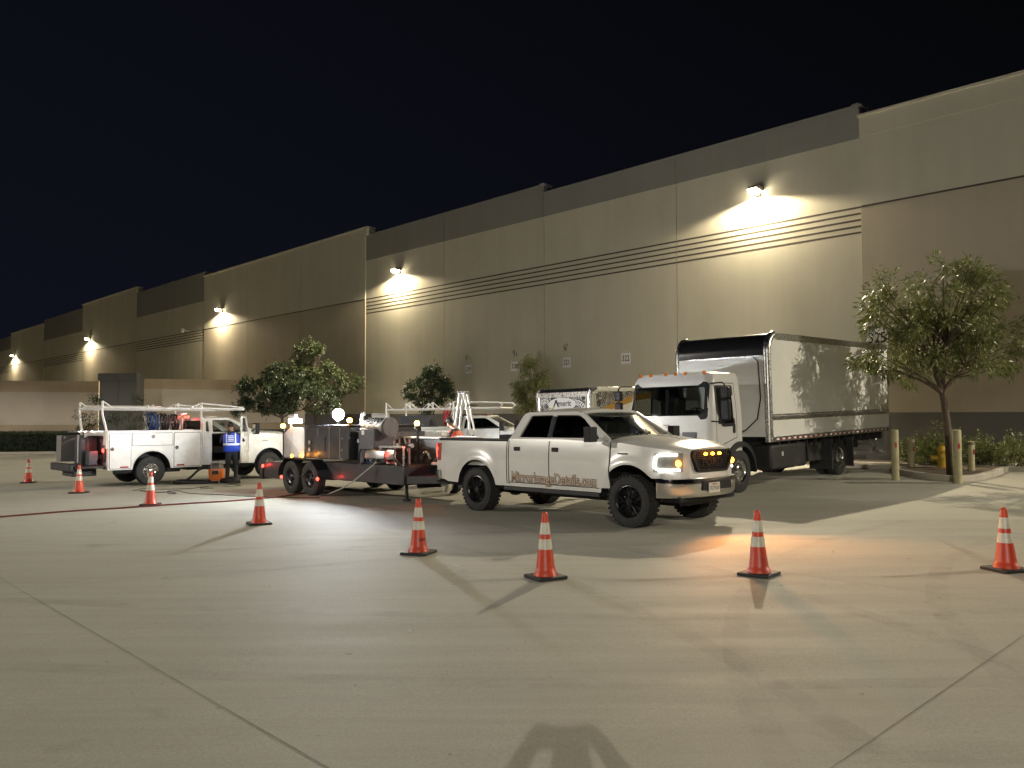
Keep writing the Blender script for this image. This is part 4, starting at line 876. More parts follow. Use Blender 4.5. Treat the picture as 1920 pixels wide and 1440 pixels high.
coil(ut, .30, -.15, 1.78, .28, 5, .26, HOSEB); coil(ut, .64, -.2, 1.77, .25, 4, .2, HOSEK); coil(ut, .95, -.15, 1.76, .25, 4, .2, HOSEK)
q = M(); q.bx(1.1, 1.4, -.5, .5, 1.5, 1.56); q.cyl((1.2, -.15, 1.55), (1.2, -.15, 1.9), .03); q.bx(1.12, 1.3, -.3, .1, 1.98, 2.06); q.build('bed_tools', STEEL, ut, bevel=.01)
for yy in (-.2, -.42):
    q = M(); q.ell((1.28, yy, 1.92), (.035, .045, .035)); q.build('warning_light', LIT_R, ut)
lamp('warning_light_glow', 'POINT', (1.1, -.35, 1.95), 14, (1, .12, .08), .05, parent=ut)
lamp('tail_light_glow', 'POINT', (-1.35, -.85, 1.0), 5, (1, .06, .04), .05, parent=ut)
q = M(); q.bx(-1.9, -1.3, .55, 1.0, .68, 1.42); q.build('rear_cabinet', mat('cabinet_grey', (.16, .15, .145), .5, var=.1, dirt=.3), ut, bevel=.015)
q = M(); q.box((-1.62, -.05, 1.05), (.03, .07, .78)); q.build('cabinet_door_edge', WHITE, ut)
q = M(); q.bx(-1.75, -1.2, -.45, .5, 1.5, 1.55); q.build('tool_shelf', ALU, ut, bevel=.01)
q = M(); q.bx(-1.62, -1.22, -.35, .3, .6, 1.35); q.bx(-1.55, -1.3, -.72, -.45, .6, 1.0); q.build('tool_locker', DARKST, ut, bevel=.02)
# door standing open
dr = bpy.data.objects.new('door', None)
q = M(); o2 = rpoly([(0, 0), (0, .86), (-.42, 1.37), (-1.06, 1.38), (-1.10, .86), (-1.12, 0)], [.06, .05, .12, .1, .05, .08]); hole = rpoly([(-.1, .90), (-.46, 1.31), (-1.01, 1.32), (-1.04, .90)], .05)
q.plate(o2, [hole], .05, frame((0, 0, 0), (1, 0, 0), (0, 0, 1)), bev=.012)
do = q.build('door', WHITE, ut, smooth=30); do.location = (2.90, -.99, .56); do.rotation_euler = (0, 0, radians(54))
q = M(); q.plate(rpoly([(-.06, .06), (-.06, .84), (-1.03, .84), (-1.05, .06)], .05), [], .03, frame((0, .045, 0), (1, 0, 0), (0, 0, 1))); q.bx(-.9, -.3, .05, .10, .45, .5); q.build('inner_trim', DASH, do, bevel=.01)
q = M(); q.add([(-.1, 0, .9), (-.46, 0, 1.31), (-1.01, 0, 1.32), (-1.04, 0, .9)], [(0, 1, 2, 3)]); q.build('door_window', glass('light_side_glass', (.35, .36, .36)), do, smooth=0)
q = M(); q.box((-.98, -.04, .66), (.15, .03, .05)); q.build('door_handle', BLACK, do, bevel=.01)
place(ut, -10.26+E2[0]*-.95, 22.75+E2[1]*-.95, ANG_N, pts=[(0, -.90), (3.62, -.90), (0, .90)])
# ------------------------------------------------------------------ second utility truck
u2 = thing('utility_truck', 'white utility truck with peaked ladder rack and red hose reel, behind the black trailer', 'truck', 'white utility trucks with ladder racks')
service_body(u2, -1.17, 1.43, .46, 1.52); cab_front(u2, 1.47, WHITE, False)
q = M()
for s in (-1, 1):
    y = s*1.0
    for x in (-1.25, 1.25): tb(q, [(x, s*1.1, 1.2), (x, s*1.1, 1.7), (x, y, 1.95), (x, y, 2.42)], .034)
    tb(q, [(-1.27, y, 2.17), (2.9, y, 2.17)], .034); tb(q, [(1.0, y, 2.17), (1.3, y, 2.42), (2.9, y, 2.36), (3.02, y, 2.27), (2.9, y, 2.17)], .024)
    for x in (-1.25, -.35, .5): tb(q, [(x, y, 2.17), (x, y, 2.42)], .03); tb(q, [(x, y, 2.41), (x+.27, y, 2.18)], .018); (tb(q, [(x, y, 2.41), (x-.27, y, 2.18)], .018) if x > -1 else None)
for x in (-1.25, 1.25, 2.9): tb(q, [(x, -1, 2.17), (x, 1, 2.17)], .03)
q.build('ladder_rack', RACKW, u2, smooth=0)
coil(u2, .75, -.1, 1.86, .26, 5, .2, HOSER)
q = M(); q.bx(-.9, .2, -.55, .45, 1.3, 1.95); q.build('equipment_box', DARKST, u2, bevel=.02)
q = M(); q.box((2.1, -.1, 1.93), (.5, .9, .08)); q.build('roof_beacon', mat('beacon_dark', (.1, .05, .03), .4), u2, bevel=.02)
a = radians(-13); px_, py_ = (727-960)/1500*28.6, 28.6; place(u2, px_+1.25*cos(a)-.95*sin(a), py_+1.25*sin(a)+.95*cos(a), a)
# ------------------------------------------------------------------ box truck
bt = thing('box_truck', 'big white cabover box truck with a black nose band, beside the pickup', 'truck', 'box trucks parked nose out')
BL0, BL1, BZ0, BZ1, BY = -1.2, -9.05, 1.12, 3.80, 1.32
prof = [(BL1, BZ0+.13)]+[(BL1, BZ1-.0)]+[(BL0-.42*(1-sin(a)), BZ1-.42*(1-cos(a))) for a in [pi/2*k/8 for k in range(9)]]+[(BL0, BZ0+.13)]
q = M(); q.plate(prof, [], 2*BY-.04, frame((0, 0, 0), (1, 0, 0), (0, 0, 1))); q.build('cargo_box', BOXW, bt, smooth=40)
q = M(); q.plate([(BL1-.01, BZ1-.15), (BL1-.01, BZ1+.01), (BL0-.42, BZ1+.01), (BL0-.44, BZ1-.15)], [], 2*BY+.01, frame((0, 0, 0), (1, 0, 0), (0, 0, 1))); q.build('top_rail', ALU, bt, smooth=20)
NB = [(BL0-.43*(1-sin(a)), BZ1-.43*(1-cos(a))) for a in [pi/2*k/8 for k in range(9)]]
BGL = mat('black_gloss_band', (.012, .012, .013), .18, coat=.6)
q = M(); P = [(BL0-.42, BZ1+.012)]+[(x+.012, z+.012) for x, z in NB]+[(BL0+.014, BZ1-.55)]; q.loft([[(x, -BY+.12, z) for x, z in P], [(x, BY-.12, z) for x, z in P]], False, False); q.build('nose_band', BGL, bt, smooth=50)
for s in (-1, 1):
    q = M(); q.tube([(BL0-.42, s*(BY-.06), BZ1-.055)]+[(x-.07, s*(BY-.07), z-.02) for x, z in NB[1:]]+[(BL0-.07, s*(BY-.07), BZ0)], .10, 12); q.build('corner_post', ALU, bt)
    q = M(); q.bx(BL1-.01, BL0-.02, s*(BY-.03), s*(BY+.012), BZ0, BZ0+.13); q.build('bottom_rail', ALU, bt, bevel=.004)
    q = M(); q.bx(BL1, BL0-.06, s*(BY-.03), s*(BY+.005), 1.66, 1.70); q.bx(BL1, BL0-.06, s*(BY-.03), s*(BY+.018), 1.70, 1.75); q.bx(BL1, BL0-.06, s*(BY-.03), s*(BY+.005), 1.77, 1.80); q.build('rub_rail', ALU, bt, smooth=0)
    q = M(); n = 24
    for k in range(n): x = BL1+.15+(BL0-BL1-.4)*k/n; q.bx(x, x+.13, s*(BY+.012), s*(BY+.016), BZ0+.045, BZ0+.085, 1); q.bx(x+.15, x+.28, s*(BY+.012), s*(BY+.016), BZ0+.045, BZ0+.085, 0)
    q.build('reflective_tape', [SIGNW, REDT], bt, smooth=0)
q = M(); q.bx(BL1-.03, BL1+.02, -BY, BY, BZ0, BZ1-.02); q.build('rear_frame', ALU, bt, bevel=.01)
q = M()
for yy in (-1.0, 1.0): q.bx(BL1-.15, BL1-.05, yy-.05, yy+.05, .35, 1.3); q.cyl((BL1-.1, yy, .45), (BL1+.5, yy*.8, 1.0), .05); q.cyl((BL1-.12, yy*.92, 1.0), (BL1+.3, yy*.92, .5), .035)
q.bx(BL1-.2, BL1-.12, -1.05, 1.05, .6, 1.35); q.bx(BL1-.14, BL1-.06, -1.1, 1.1, .35, .45); q.build('liftgate', STEEL, bt, bevel=.01)
q = M()
for yy in (-.43, .43): q.bx(BL1+.4, .9, yy-.05, yy+.05, .62, .9)
for k in range(14): x = BL1+.4+.52*k; q.bx(x, x+.07, -BY+.1, BY-.1, .9, BZ0)
q.cyl((-5.57, -.9, .5), (-5.57, .9, .5), .09); q.ell((-5.57, 0, .5), (.25, .25, .25)); q.cyl((0, -.85, .45), (0, .85, .45), .07); q.build('chassis_frame', CHASSIS, bt)
q = M(); q.bx(-3.3, -1.35, .72, 1.24, .42, 1.04); q.build('side_tank', CHASSIS, bt, bevel=.06); q = M(); q.bx(-1.95, -1.9, 1.24, 1.262, .75, .86); q.build('tank_latch', WHITE, bt)
q = M(); q.bx(-4.4, -3.5, .75, 1.2, .5, 1.0); q.build('battery_box', CHASSIS, bt, bevel=.03)
for x_ in (-4.9, -6.35): q = M(); q.bx(x_, x_+.045, .6, 1.25, .2, 1.05); q.build('mud_flap', RUBBER, bt)
wheel(bt, 0, 1.02, .50, .28, 1, .285, 'truckfront', RIMC); wheel(bt, 0, -1.02, .50, .28, -1, .285, 'truckfront', RIMC)
wheel(bt, -5.57, 1.05, .50, .28, 1, .285, 'dualrear', RIMC, dual=True); wheel(bt, -5.57, -1.05, .50, .28, -1, .285, 'dualrear', RIMC, dual=True)
def cring(z):
    xf_ = 1.30-.03*sm((1.3-z)/.6)-.17*sm((z-1.75)/1.0)-.10*sm((z-2.6)/.2); hw = 1.15-.02*sm((1.2-z)/.4)-.07*sm((z-1.8)/.9)-.05*sm((z-2.62)/.18); x0 = -.12
    ys = [0, .3, .6, .86]; R = []
    for y in ys: R.append((xf_-.05*(y/1.0)**2, y))
    for k in range(1, 6): a = pi/2*k/6; R.append((xf_-.05-.16+.16*cos(a), hw-.20+.20*sin(a)))
    for x in (xf_-.21, .98, .93, .60, .26, .22, 0.): R.append((min(x, xf_-.21), hw))
    R.append((x0, hw)); L = [(a, b, z) for a, b in R]; return [(a, -b, c) for a, b, c in reversed(L)]+L[1:]
zs_ = [.98, 1.15, 1.4, 1.58, 1.63, 1.76, 1.83, 2.05, 2.3, 2.47, 2.52, 2.60, 2.68, 2.74, 2.79]
q = M(); rr_ = [cring(z) for z in zs_]; q.loft(rr_, True, True)
topc = [(a*.94, b*.93, 2.82) for a, b, c in rr_[-1]]; q.add(rr_[-1]+topc, [(i, (i+1) % len(topc), len(topc)+(i+1) % len(topc), len(topc)+i) for i in range(len(topc))]+[tuple(range(len(topc), 2*len(topc)))])
def fcen(q, f): return sum((Vector(q.v[i]) for i in f), Vector((0, 0, 0)))/len(f)
keep = []
for f in q.f:
    c = fcen(q, f)
    if len(f) == 4 and 1.83 < c.z < 2.52 and c.x > 1.0 and abs(c.y) < 1.02: continue
    if len(f) == 4 and 1.63 < c.z < 2.47 and abs(c.y) > 1.0 and .26 < c.x < .93: continue
    if len(f) > 6 and c.z > 2.7 and c.z < 2.80: continue
    keep.append(f)
q.f = keep; q.mi = [0]*len(keep); q.build('cab', CABW, bt, smooth=32)
def glz(sel, grow, mt, nm):
    q2 = M(); q2.loft([[(a+(.004 if a > .9 and abs(b) < 1.0 else 0)*grow, b*(1+.003*grow), c) for a, b, c in cring(z)] for z in zs_], True, False); q2.f = [f for f in q2.f if sel(fcen(q2, f))]; q2.mi = [0]*len(q2.f); used = sorted({i for f in q2.f for i in f}); mp = {u: k for k, u in enumerate(used)}; q2.v = [q2.v[u] for u in used]; q2.f = [tuple(mp[i] for i in f) for f in q2.f]; return q2.build(nm, mt, bt, smooth=50)
glz(lambda c: 1.83 < c.z < 2.52 and c.x > 1.0 and abs(c.y) < 1.02, -1, WIND, 'windscreen')
for s in (-1, 1): glz(lambda c: 1.63 < c.z < 2.47 and c.y*s > 1.0 and .26 < c.x < .93, -1, glass('cab_side_glass', (.30, .31, .30)), 'side_window')
# black windscreen surround
q = M()
def onc(y, z, off=.008):
    R = cring(z); best = None
    for k in range(len(R)-1):
        a, b = R[k], R[k+1]
        if (a[1]-y)*(b[1]-y) <= 0 and abs(a[1]-b[1]) > 1e-6 and max(a[0], b[0]) > .9: u = (y-a[1])/(b[1]-a[1]); return (a[0]+(b[0]-a[0])*u+off, y*(1+off*.6), z)
    return (R[len(R)//2][0]+off, y, z)
out_ = rpoly([(-1.06, 1.74), (1.06, 1.74), (1.03, 2.60), (-1.03, 2.60)], .12, 6)
inn_ = rpoly([(-.97, 1.86), (.97, 1.86), (.94, 2.50), (-.94, 2.50)], .10, 6)
q.add([onc(a, b) for a, b in out_]+[onc(a, b) for a, b in inn_], [(i, (i+1) % len(out_), len(out_)+(i+1) % len(out_), len(out_)+i) for i in range(len(out_))]); q.build('windscreen_surround', BLACK, bt, smooth=50)
q = M(); q.bx(-.08, .9, -1.05, 1.05, .98, 1.08); q.bx(.75, 1.08, -1.03, 1.03, 1.1, 1.80); q.bx(-.1, -.05, -1.05, -.45, 1.1, 2.7); q.bx(-.1, -.05, .45, 1.05, 1.1, 2.7); q.bx(-.1, -.05, -.45, .45, 1.1, 1.95); q.bx(-.1, -.05, -.45, .45, 2.5, 2.7); q.bx(-.05, .9, -1.0, 1.0, 2.66, 2.69); q.build('dashboard', DASH, bt)
for sy in (-.55, .55): q = M(); q.bx(.0, .5, sy-.25, sy+.25, 1.1, 1.55); q.box((.0, sy, 1.9), (.14, .46, .75), Matrix.Rotation(-.12, 4, 'Y')); q.build('seat', SEAT, bt, bevel=.05)
q = M(); q.xf = Matrix.Translation((.72, .55, 1.86))@Matrix.Rotation(-.7, 4, 'Y'); q.lathe([(.22+.014*cos(a), .014*sin(a)) for a in [2*pi*k/6 for k in range(6)]], 24, 'Z', closed=True); q.box((0, 0, 0), (.4, .03, .015)); q.xf = None; q.build('steering_wheel', BLACK, bt)
yc = lambda x, z: cring(z)[-3][1]
for s in (-1, 1):
    q = M(); seam(bt, line((1.02, 1.1), (1.02, 1.6), 4)+line((1.02, 1.7), (.97, 2.56), 6), yc, s, .016, q=q); seam(bt, line((.12, 1.3), (.12, 2.56), 8), yc, s, .016, q=q); seam(bt, line((.12, 2.56), (.97, 2.56), 4), yc, s, .016, q=q); seam(bt, line((.12, 1.3), (1.02, 1.1), 4), yc, s, .016, q=q); q.build('panel_gap', SEAM, bt, smooth=0)
    q = M(); o_ = rpoly([(.20, 1.56), (.20, 2.51), (.98, 2.51), (1.0, 1.9), (.78, 1.56)], .07); i_ = rpoly([(.27, 1.635), (.27, 2.46), (.92, 2.46), (.93, 1.9), (.75, 1.635)], .06)
    q.add([(a, s*(yc(a, b)+.006), b) for a, b in o_]+[(a, s*(yc(a, b)+.006), b) for a, b in i_], [(i, (i+1) % len(o_), len(o_)+(i+1) % len(o_), len(o_)+i) for i in range(len(o_))]); q.build('side_window_trim', BLACK, bt, smooth=0)
    q = M(); q.plate(rrect(.19, .30, 1.40, 1.62, .03), [], .012, frame((0, s*(1.15+.004), 0), (1, 0, 0), (0, 0, 1))); q.build('door_handle', BLACK, bt)
    # fender and step
    q = M(); P = [(.72*cos(a), .5+.70*sin(a)) for a in [pi*(-.02+1.04*k/16) for k in range(17)]]; P2 = [(.62*cos(a), .5+.60*sin(a)) for a in [pi*(-.02+1.04*k/16) for k in range(17)]]
    q.loft([[(a, s*.78, b) for a, b in P], [(a, s*1.19, b) for a, b in P], [(a, s*1.21, b-.02) for a, b in P2], [(a, s*.78, b) for a, b in P2]], False, False); q.build('mudguard', BLACK, bt, smooth=40)
    q = M(); q.bx(.64, 1.18, s*.86, s*1.16, .42, .97); q.build('step_panel', CABW if s > 0 else CABW, bt, bevel=.03)
    # mirrors
    q = M(); q.tube([(1.12, s*1.08, 2.55), (1.15, s*1.40, 2.56), (1.15, s*1.46, 2.5), (1.15, s*1.46, 1.75), (1.15, s*1.40, 1.68), (1.18, s*1.12, 1.70)], .018, 6); o = q.build('mirror_arm', BLACK, bt)
    for z, hh in ((2.33, .25), (1.95, .46)): q = M(); q.box((1.14, s*1.47, z), (.11, .21, hh)); q.build('mirror', BLACK, o, bevel=.04, seg=3)
q = M(); q.plate(rpoly([(-.85, 1.12), (.75, 1.12), (.80, 1.46), (-.80, 1.46)], .04), [], .03, frame((1.275, 0, 0), (0, 1, 0), (0, 0, 1)))
for k in range(6): q.bx(1.28, 1.297, -.78, .7, 1.16+.05*k, 1.17+.05*k)
g = q.build('grille', mat('grille_slate', (.022, .024, .034), .3, coat=.4), bt, smooth=0)
q = M(); q.plate([(-.09+.09*cos(a)*.7, 1.30+.08*sin(a)) for a in [2*pi*k/18 for k in range(18)]], [], .012, frame((1.305, 0, 0), (0, 1, 0), (0, 0, 1))); q.build('red_emblem', mat('emblem_red', (.35, .03, .05), .4), g, smooth=0)
q = M(); q.plate(rpoly([(-.12, 1.62), (-.02, 1.60), (.0, 1.55), (.05, 1.60), (.13, 1.63), (.03, 1.635)], .01), [], .02, frame((1.30, 0, 0), (0, 1, 0), (0, 0, 1))); q.build('silver_emblem', CHROME, bt, smooth=0)
q = M(); q.bx(1.0, 1.34, -1.14, 1.14, .42, .92); q.build('front_bumper', CABW, bt, bevel=.06, seg=3)
q = M(); q.bx(.95, 1.27, -1.10, 1.10, .93, 1.05); q.build('bumper_top', BLACK, bt)
for s in (-1, 1): q = M(); q.bx(1.2, 1.35, s*.72, s*1.02, .60, .82); q.build('headlight', MC['headlight_lens'], bt, bevel=.02)
for y in (-.88, -.58, -.15, .12, .38, .88): q = M(); q.ell((1.02, y, 2.805), (.05, .045, .045)); q.build('marker_light', AMBL, bt)
q = M(); q.tube([(BL0+.03, .95, 3.22), (BL0+.06, 1.08, 3.1), (BL0+.06, 1.12, 2.2), (BL0+.06, 1.02, 1.7), (BL0+.1, .72, 1.42), (BL0+.5, .6, 1.3)], .016, 6); q.build('air_line', HOSEK, bt)
q = M(); q.box((BL0+.02, .85, 3.22), (.03, .12, .06)); q.box((BL0+.025, .1, 3.24), (.02, 2.1, .025)); q.build('front_trim', ALU, bt)
f_ = Vector((-.703, -.711)); lf = Vector((.711, -.703)); a_ = atan2(f_.y, f_.x)
place(bt, 5.35-lf.x*1.15, 18.75-lf.y*1.15, a_, pts=[(-5.57, -1.0), (0, -1.0), (-5.57, 1.0)])
# ------------------------------------------------------------------ second box truck, wrapped
def wrapmat():
    m = bpy.data.materials.new('van_wrap'); m.use_nodes = True; nt = m.node_tree; P = nt.nodes['Principled BSDF']; L = nt.links.new
    tc = nt.nodes.new('ShaderNodeTexCoord'); v = nt.nodes.new('ShaderNodeTexVoronoi'); v.inputs['Scale'].default_value = 2.6; v.feature = 'F1'; L(tc.outputs['Object'], v.inputs['Vector'])
    wv = nt.nodes.new('ShaderNodeMath'); wv.operation = 'SINE'; mu = nt.nodes.new('ShaderNodeMath'); mu.operation = 'MULTIPLY'; mu.inputs[1].default_value = 38; L(v.outputs['Distance'], mu.inputs[0]); L(mu.outputs[0], wv.inputs[0])
    n = nt.nodes.new('ShaderNodeTexNoise'); n.inputs['Scale'].default_value = 5; n.inputs['Detail'].default_value = 6; L(tc.outputs['Object'], n.inputs['Vector'])
    ad = nt.nodes.new('ShaderNodeMath'); ad.operation = 'MULTIPLY_ADD'; ad.inputs[1].default_value = .22; L(wv.outputs[0], ad.inputs[0]); L(n.outputs['Fac'], ad.inputs[2])
    cr = nt.nodes.new('ShaderNodeValToRGB'); L(ad.outputs[0], cr.inputs[0]); cr.color_ramp.elements[0].position = .32; cr.color_ramp.elements[0].color = (.02, .02, .022, 1); cr.color_ramp.elements[1].position = .68; cr.color_ramp.elements[1].color = (.48, .47, .46, 1)
    e = cr.color_ramp.elements.new(.48); e.color = (.12, .11, .11, 1); L(cr.outputs[0], P.inputs['Base Color']); P.inputs['Roughness'].default_value = .35; return m
WRAP = wrapmat(); YEL = mat('wrap_yellow', (.50, .27, .02), .4, var=.05); OVW = mat('oval_white', (.72, .72, .70), .4)
ab = thing('box_truck', 'smaller box truck with printed wrap and white oval logo, behind the pickup roof', 'truck', 'box trucks parked nose out')
L0, L1, Z0, Z1, YW = 0., -6.6, .75, 2.72, 1.18
q = M(); pr_ = [(L1, Z0), (L1, Z1)]+[(L0-.22*(1-sin(a)), Z1-.22*(1-cos(a))) for a in [pi/2*k/6 for k in range(7)]]+[(L0, Z0)]; q.plate(pr_, [], 2*YW-.04, frame((0, 0, 0), (1, 0, 0), (0, 0, 1))); q.build('cargo_box', BOXW, ab)
for s in (-1, 1):
    q = M(); q.tube([(L0-.3, s*(YW-.07), Z1-.08), (L0-.14, s*(YW-.1), Z1-.13), (L0-.11, s*(YW-.12), Z1-.3), (L0-.11, s*(YW-.12), Z0)], .135, 14); q.build('corner_post', ALU, ab)
    q = M(); q.bx(L1, L0-.25, s*(YW-.05), s*(YW+.01), Z1-.11, Z1+.015); q.build('top_rail', ALU, ab, bevel=.01)
    q = M(); q.bx(L1+.1, L0-.28, s*(YW-.021), s*(YW-.012), 1.0, Z1-.13); q.build('side_wrap', WRAP, ab, smooth=0)
    q = M(); q.plate([(-.35, 1.0), (-.42, 2.01), (-1.0, 2.20), (-2.31, 2.48), (-4.0, 2.565), (-6.45, 2.58), (-6.45, 1.0)], [], .004, frame((0, s*(YW-.008), 0), (1, 0, 0), (0, 0, 1)))
    o = q.build('side_swoosh', YEL, ab, smooth=0)
    q = M(); q.plate([(-.7, 1.0), (-1.0, 1.99), (-1.6, 2.14), (-2.31, 2.28), (-4.0, 2.42), (-6.45, 2.45), (-6.45, 1.0)], [], .004, frame((0, s*(YW-.003), 0), (1, 0, 0), (0, 0, 1))); q.build('side_white', OVW, ab, smooth=0)
q = M(); q.bx(L0+.002, L0+.008, -YW+.16, YW-.22, Z0, Z1-.27); q.build('front_wrap', WRAP, ab, smooth=0)
q = M(); q.plate([(L0-.25, Z1+.01), (L0-.1, Z1-.0), (L0+.02, Z1-.12), (L0+.025, Z1-.26), (L0-.02, Z1-.26), (L0-.3, Z1-.1)], [], 2*YW-.24, frame((0, 0, 0), (1, 0, 0), (0, 0, 1))); q.build('nose_cap', ALU, ab)
q = M(); OC = (-.02, 2.22); q.plate([(OC[0]+.58*cos(a), OC[1]+.21*sin(a)) for a in [2*pi*k/36 for k in range(36)]], [], .012, frame((L0+.02, 0, 0), (0, 1, 0), (0, 0, 1))); ov = q.build('logo_oval', OVW, ab, smooth=0)
text('logo_text', 'merit', .26, INK, frame((L0+.028, OC[0]+.11, OC[1]+.02), (0, 1, 0), (0, 0, 1)), ov, ext=.001, bold=.004)
q = M(); q.plate([(-.40, 2.13), (-.35, 2.13), (-.27, 2.28), (-.19, 2.13), (-.13, 2.13), (-.24, 2.37), (-.29, 2.37)], [], .004, frame((L0+.028, 0, 0), (0, 1, 0), (0, 0, 1))); q.build('logo_peak', INK, ov, smooth=0)
q = M(); q.plate(rpoly([(-.46, 2.09), (-.36, 2.20), (-.34, 2.09), (-.41, 2.06)], .02), [], .004, frame((L0+.028, 0, 0), (0, 1, 0), (0, 0, 1))); q.build('logo_leaf', mat('logo_lime', (.4, .45, .04), .5), ov, smooth=0)
def gear(t, cy, cz, R, x):
    q = M(); q.plate([(cy+R*cos(a), cz+R*sin(a)) for a in [2*pi*k/36 for k in range(36)]], [[(cy+R*.62*cos(a), cz+R*.62*sin(a)) for a in [2*pi*k/28 for k in range(28)]]], .004, frame((x, 0, 0), (0, 1, 0), (0, 0, 1))); o = q.build('printed_tyre', OVW, t, smooth=0)
    q = M()
    for k in range(22): a = 2*pi*k/22; q.box((x+.004, cy+R*.82*cos(a), cz+R*.82*sin(a)), (.003, R*.26, R*.10), Matrix.Rotation(a, 4, 'X'))
    q.build('printed_tread', INK, o, smooth=0)
gear(ab, .62, 1.98, .36, L0+.012); gear(ab, -.80, 2.10, .30, L0+.012)
text('side_lettering', 'ECT', .34, mat('lettering_olive', (.12, .13, .08), .5), frame((-1.35, YW+.002, 1.52), (-1, 0, 0), (0, 0, 1)), ab, ext=.001, bold=.006, sx=1.2)
# van cab in front of the box
q = M(); Xc = [(0, .55, 1.95, .98), (.5, .55, 1.95, .98), (.75, .5, 1.9, .98), (1.15, .5, 1.42, 1.0), (1.3, .5, 1.3, 1.0), (1.95, .5, 1.12, .95), (2.05, .55, .95, .85)]
rg_ = []
for x, z0, z1, w in Xc: rg_.append([(x, -w, z0), (x, -w, z0+(z1-z0)*.6), (x, -w*.92, z1-.06), (x, -w*.75, z1), (x, w*.75, z1), (x, w*.92, z1-.06), (x, w, z0+(z1-z0)*.6), (x, w, z0)])
q.loft(rg_, True, True); q.build('cab', WHITE, ab, smooth=45, bevel=.02)
q = M(); q.add([(.80, -.85, 1.86), (.80, .85, 1.86), (1.17, .9, 1.44), (1.17, -.9, 1.44)], [(0, 1, 2, 3)]); q.build('windscreen', mat('dark_cab_glass', (.01, .01, .012), .05, coat=1.), ab, loc=(.015, 0, .015))
for s in (-1, 1): q = M(); q.add([(.05, s*1.0, 1.3), (.7, s*1.0, 1.3), (.62, s*.96, 1.8), (.1, s*.96, 1.8)], [(0, 1, 2, 3)]); q.build('side_window', MC['dark_cab_glass'], ab); mirror(ab, .85, s*.98, 1.5, s, .3, .2)
q = M(); q.bx(L1+.2, 1.9, -.45, .45, .45, .75); q.build('chassis_frame', CHASSIS, ab)
q = M(); q.bx(1.95, 2.15, -.95, .95, .42, .68); q.build('front_bumper', CHROME, ab, bevel=.03)
for x, du in ((1.15, False), (-4.4, True)):
    for s in (-1, 1): wheel(ab, x, s*.92, .39, .24, s, .2, 'dualrear' if du else 'steel', RIMW, dual=du)
lf2 = Vector((-E2[0], -E2[1])) # left of heading -n is +e side
aN = atan2(-N2[1], -N2[0]); lx, ly = 2.50, 24.75; place(ab, lx-YW*E2[0], ly-YW*E2[1], aN)
# ------------------------------------------------------------------ traffic cones
CONE = mat('cone_orange_red', (.50, .045, .015), .42, var=.15, vs=9, dirt=.35); SLEEVE = mat('cone_reflective_sleeve', (.52, .50, .42), .35, var=.12, vs=14, dirt=.25); FLOODP = 2300.
CBASE = mat('cone_black_base', (.015, .015, .015), .7, dirt=.3)
def cone(label, px, py, rot, mark=None, dent=0.):
    t = thing('traffic_cone', label, 'traffic cone', 'traffic cones in a curved row across the yard')
    q = M(); R = .185; q.plate(rpoly([(-R, -R), (R, -R), (R, R), (-R, R)], .03), [], .034, Matrix.Translation((0, 0, .018)), bev=.006)
    for a in range(4): q.bx(*( (R*cos(a*pi/2)-.02), (R*cos(a*pi/2)+.02), R*sin(a*pi/2)-.02, R*sin(a*pi/2)+.02, .0, .03)) if False else None
    q.build('base', CBASE, t)
    q = M(); q.lathe([(.135, .034), (.128, .05), (.122, .075), (.113, .085), (.105, .12), (.0355, .66), (.034, .69), (.026, .705), (.015, .71), (.012, .68)], 36); b = q.build('cone_body', CONE, t, smooth=50)
    if dent:
        for v in b.data.vertices:
            d = (Vector(v.co)-Vector((.04, -.09, .22))).length
            if d < .07: v.co.y += .02*(1-d/.07)
    rad = lambda z: .105-(z-.12)/.54*.0695+.0012
    for z0, z1 in ((.315, .425), (.475, .60)):
        q = M(); q.lathe([(rad(z0)-.002, z0), (rad(z0)+.001, z0+.001), (rad(z1)+.001, z1-.001), (rad(z1)-.002, z1)], 36); q.build('reflective_band', SLEEVE, t, smooth=50)
    if mark:
        for i, ch in enumerate(mark):
            a = -pi/2+.35+.21*i-rot; z = .19; r = rad(z)+.0008
            text('stencil', ch, .05, INK, frame((r*cos(a), r*sin(a), z), (-sin(a), cos(a), 0), (-cos(a)*.12, -sin(a)*.12, 1)), t, ext=.0008, bold=.001)
    x, y = gr(px, py); place(t, x, y, rot); t.matrix_world = t.matrix_world@Matrix.Rotation(radians(random.uniform(-1.2, 1.2)), 4, 'X'); t.scale = (random.uniform(.97, 1.03),)*2+(random.uniform(.98, 1.01),)
    return t
cone('furthest traffic cone, far left behind the others by the hedge', 53, 905.5, .3)
cone('second traffic cone from the left, in front of the utility truck bumper', 148, 924.5, .1)
cone('third traffic cone, in front of the utility truck rear wheel', 282, 947, .15)
cone('traffic cone in front of the black trailer with a scuffed lower band', 486, 983, .5)
cone('traffic cone with small black stencilled letters near its base', 785, 1038, -.35, mark='KDVT')
cone('nearest traffic cone, below the pickup door lettering', 1023, 1084, .5)
cone('traffic cone right of the pickup front wheel, in front of its bumper', 1423, 1078, .85)
cone('rightmost traffic cone with a dented body', 1887, 1069.5, .25, dent=1)
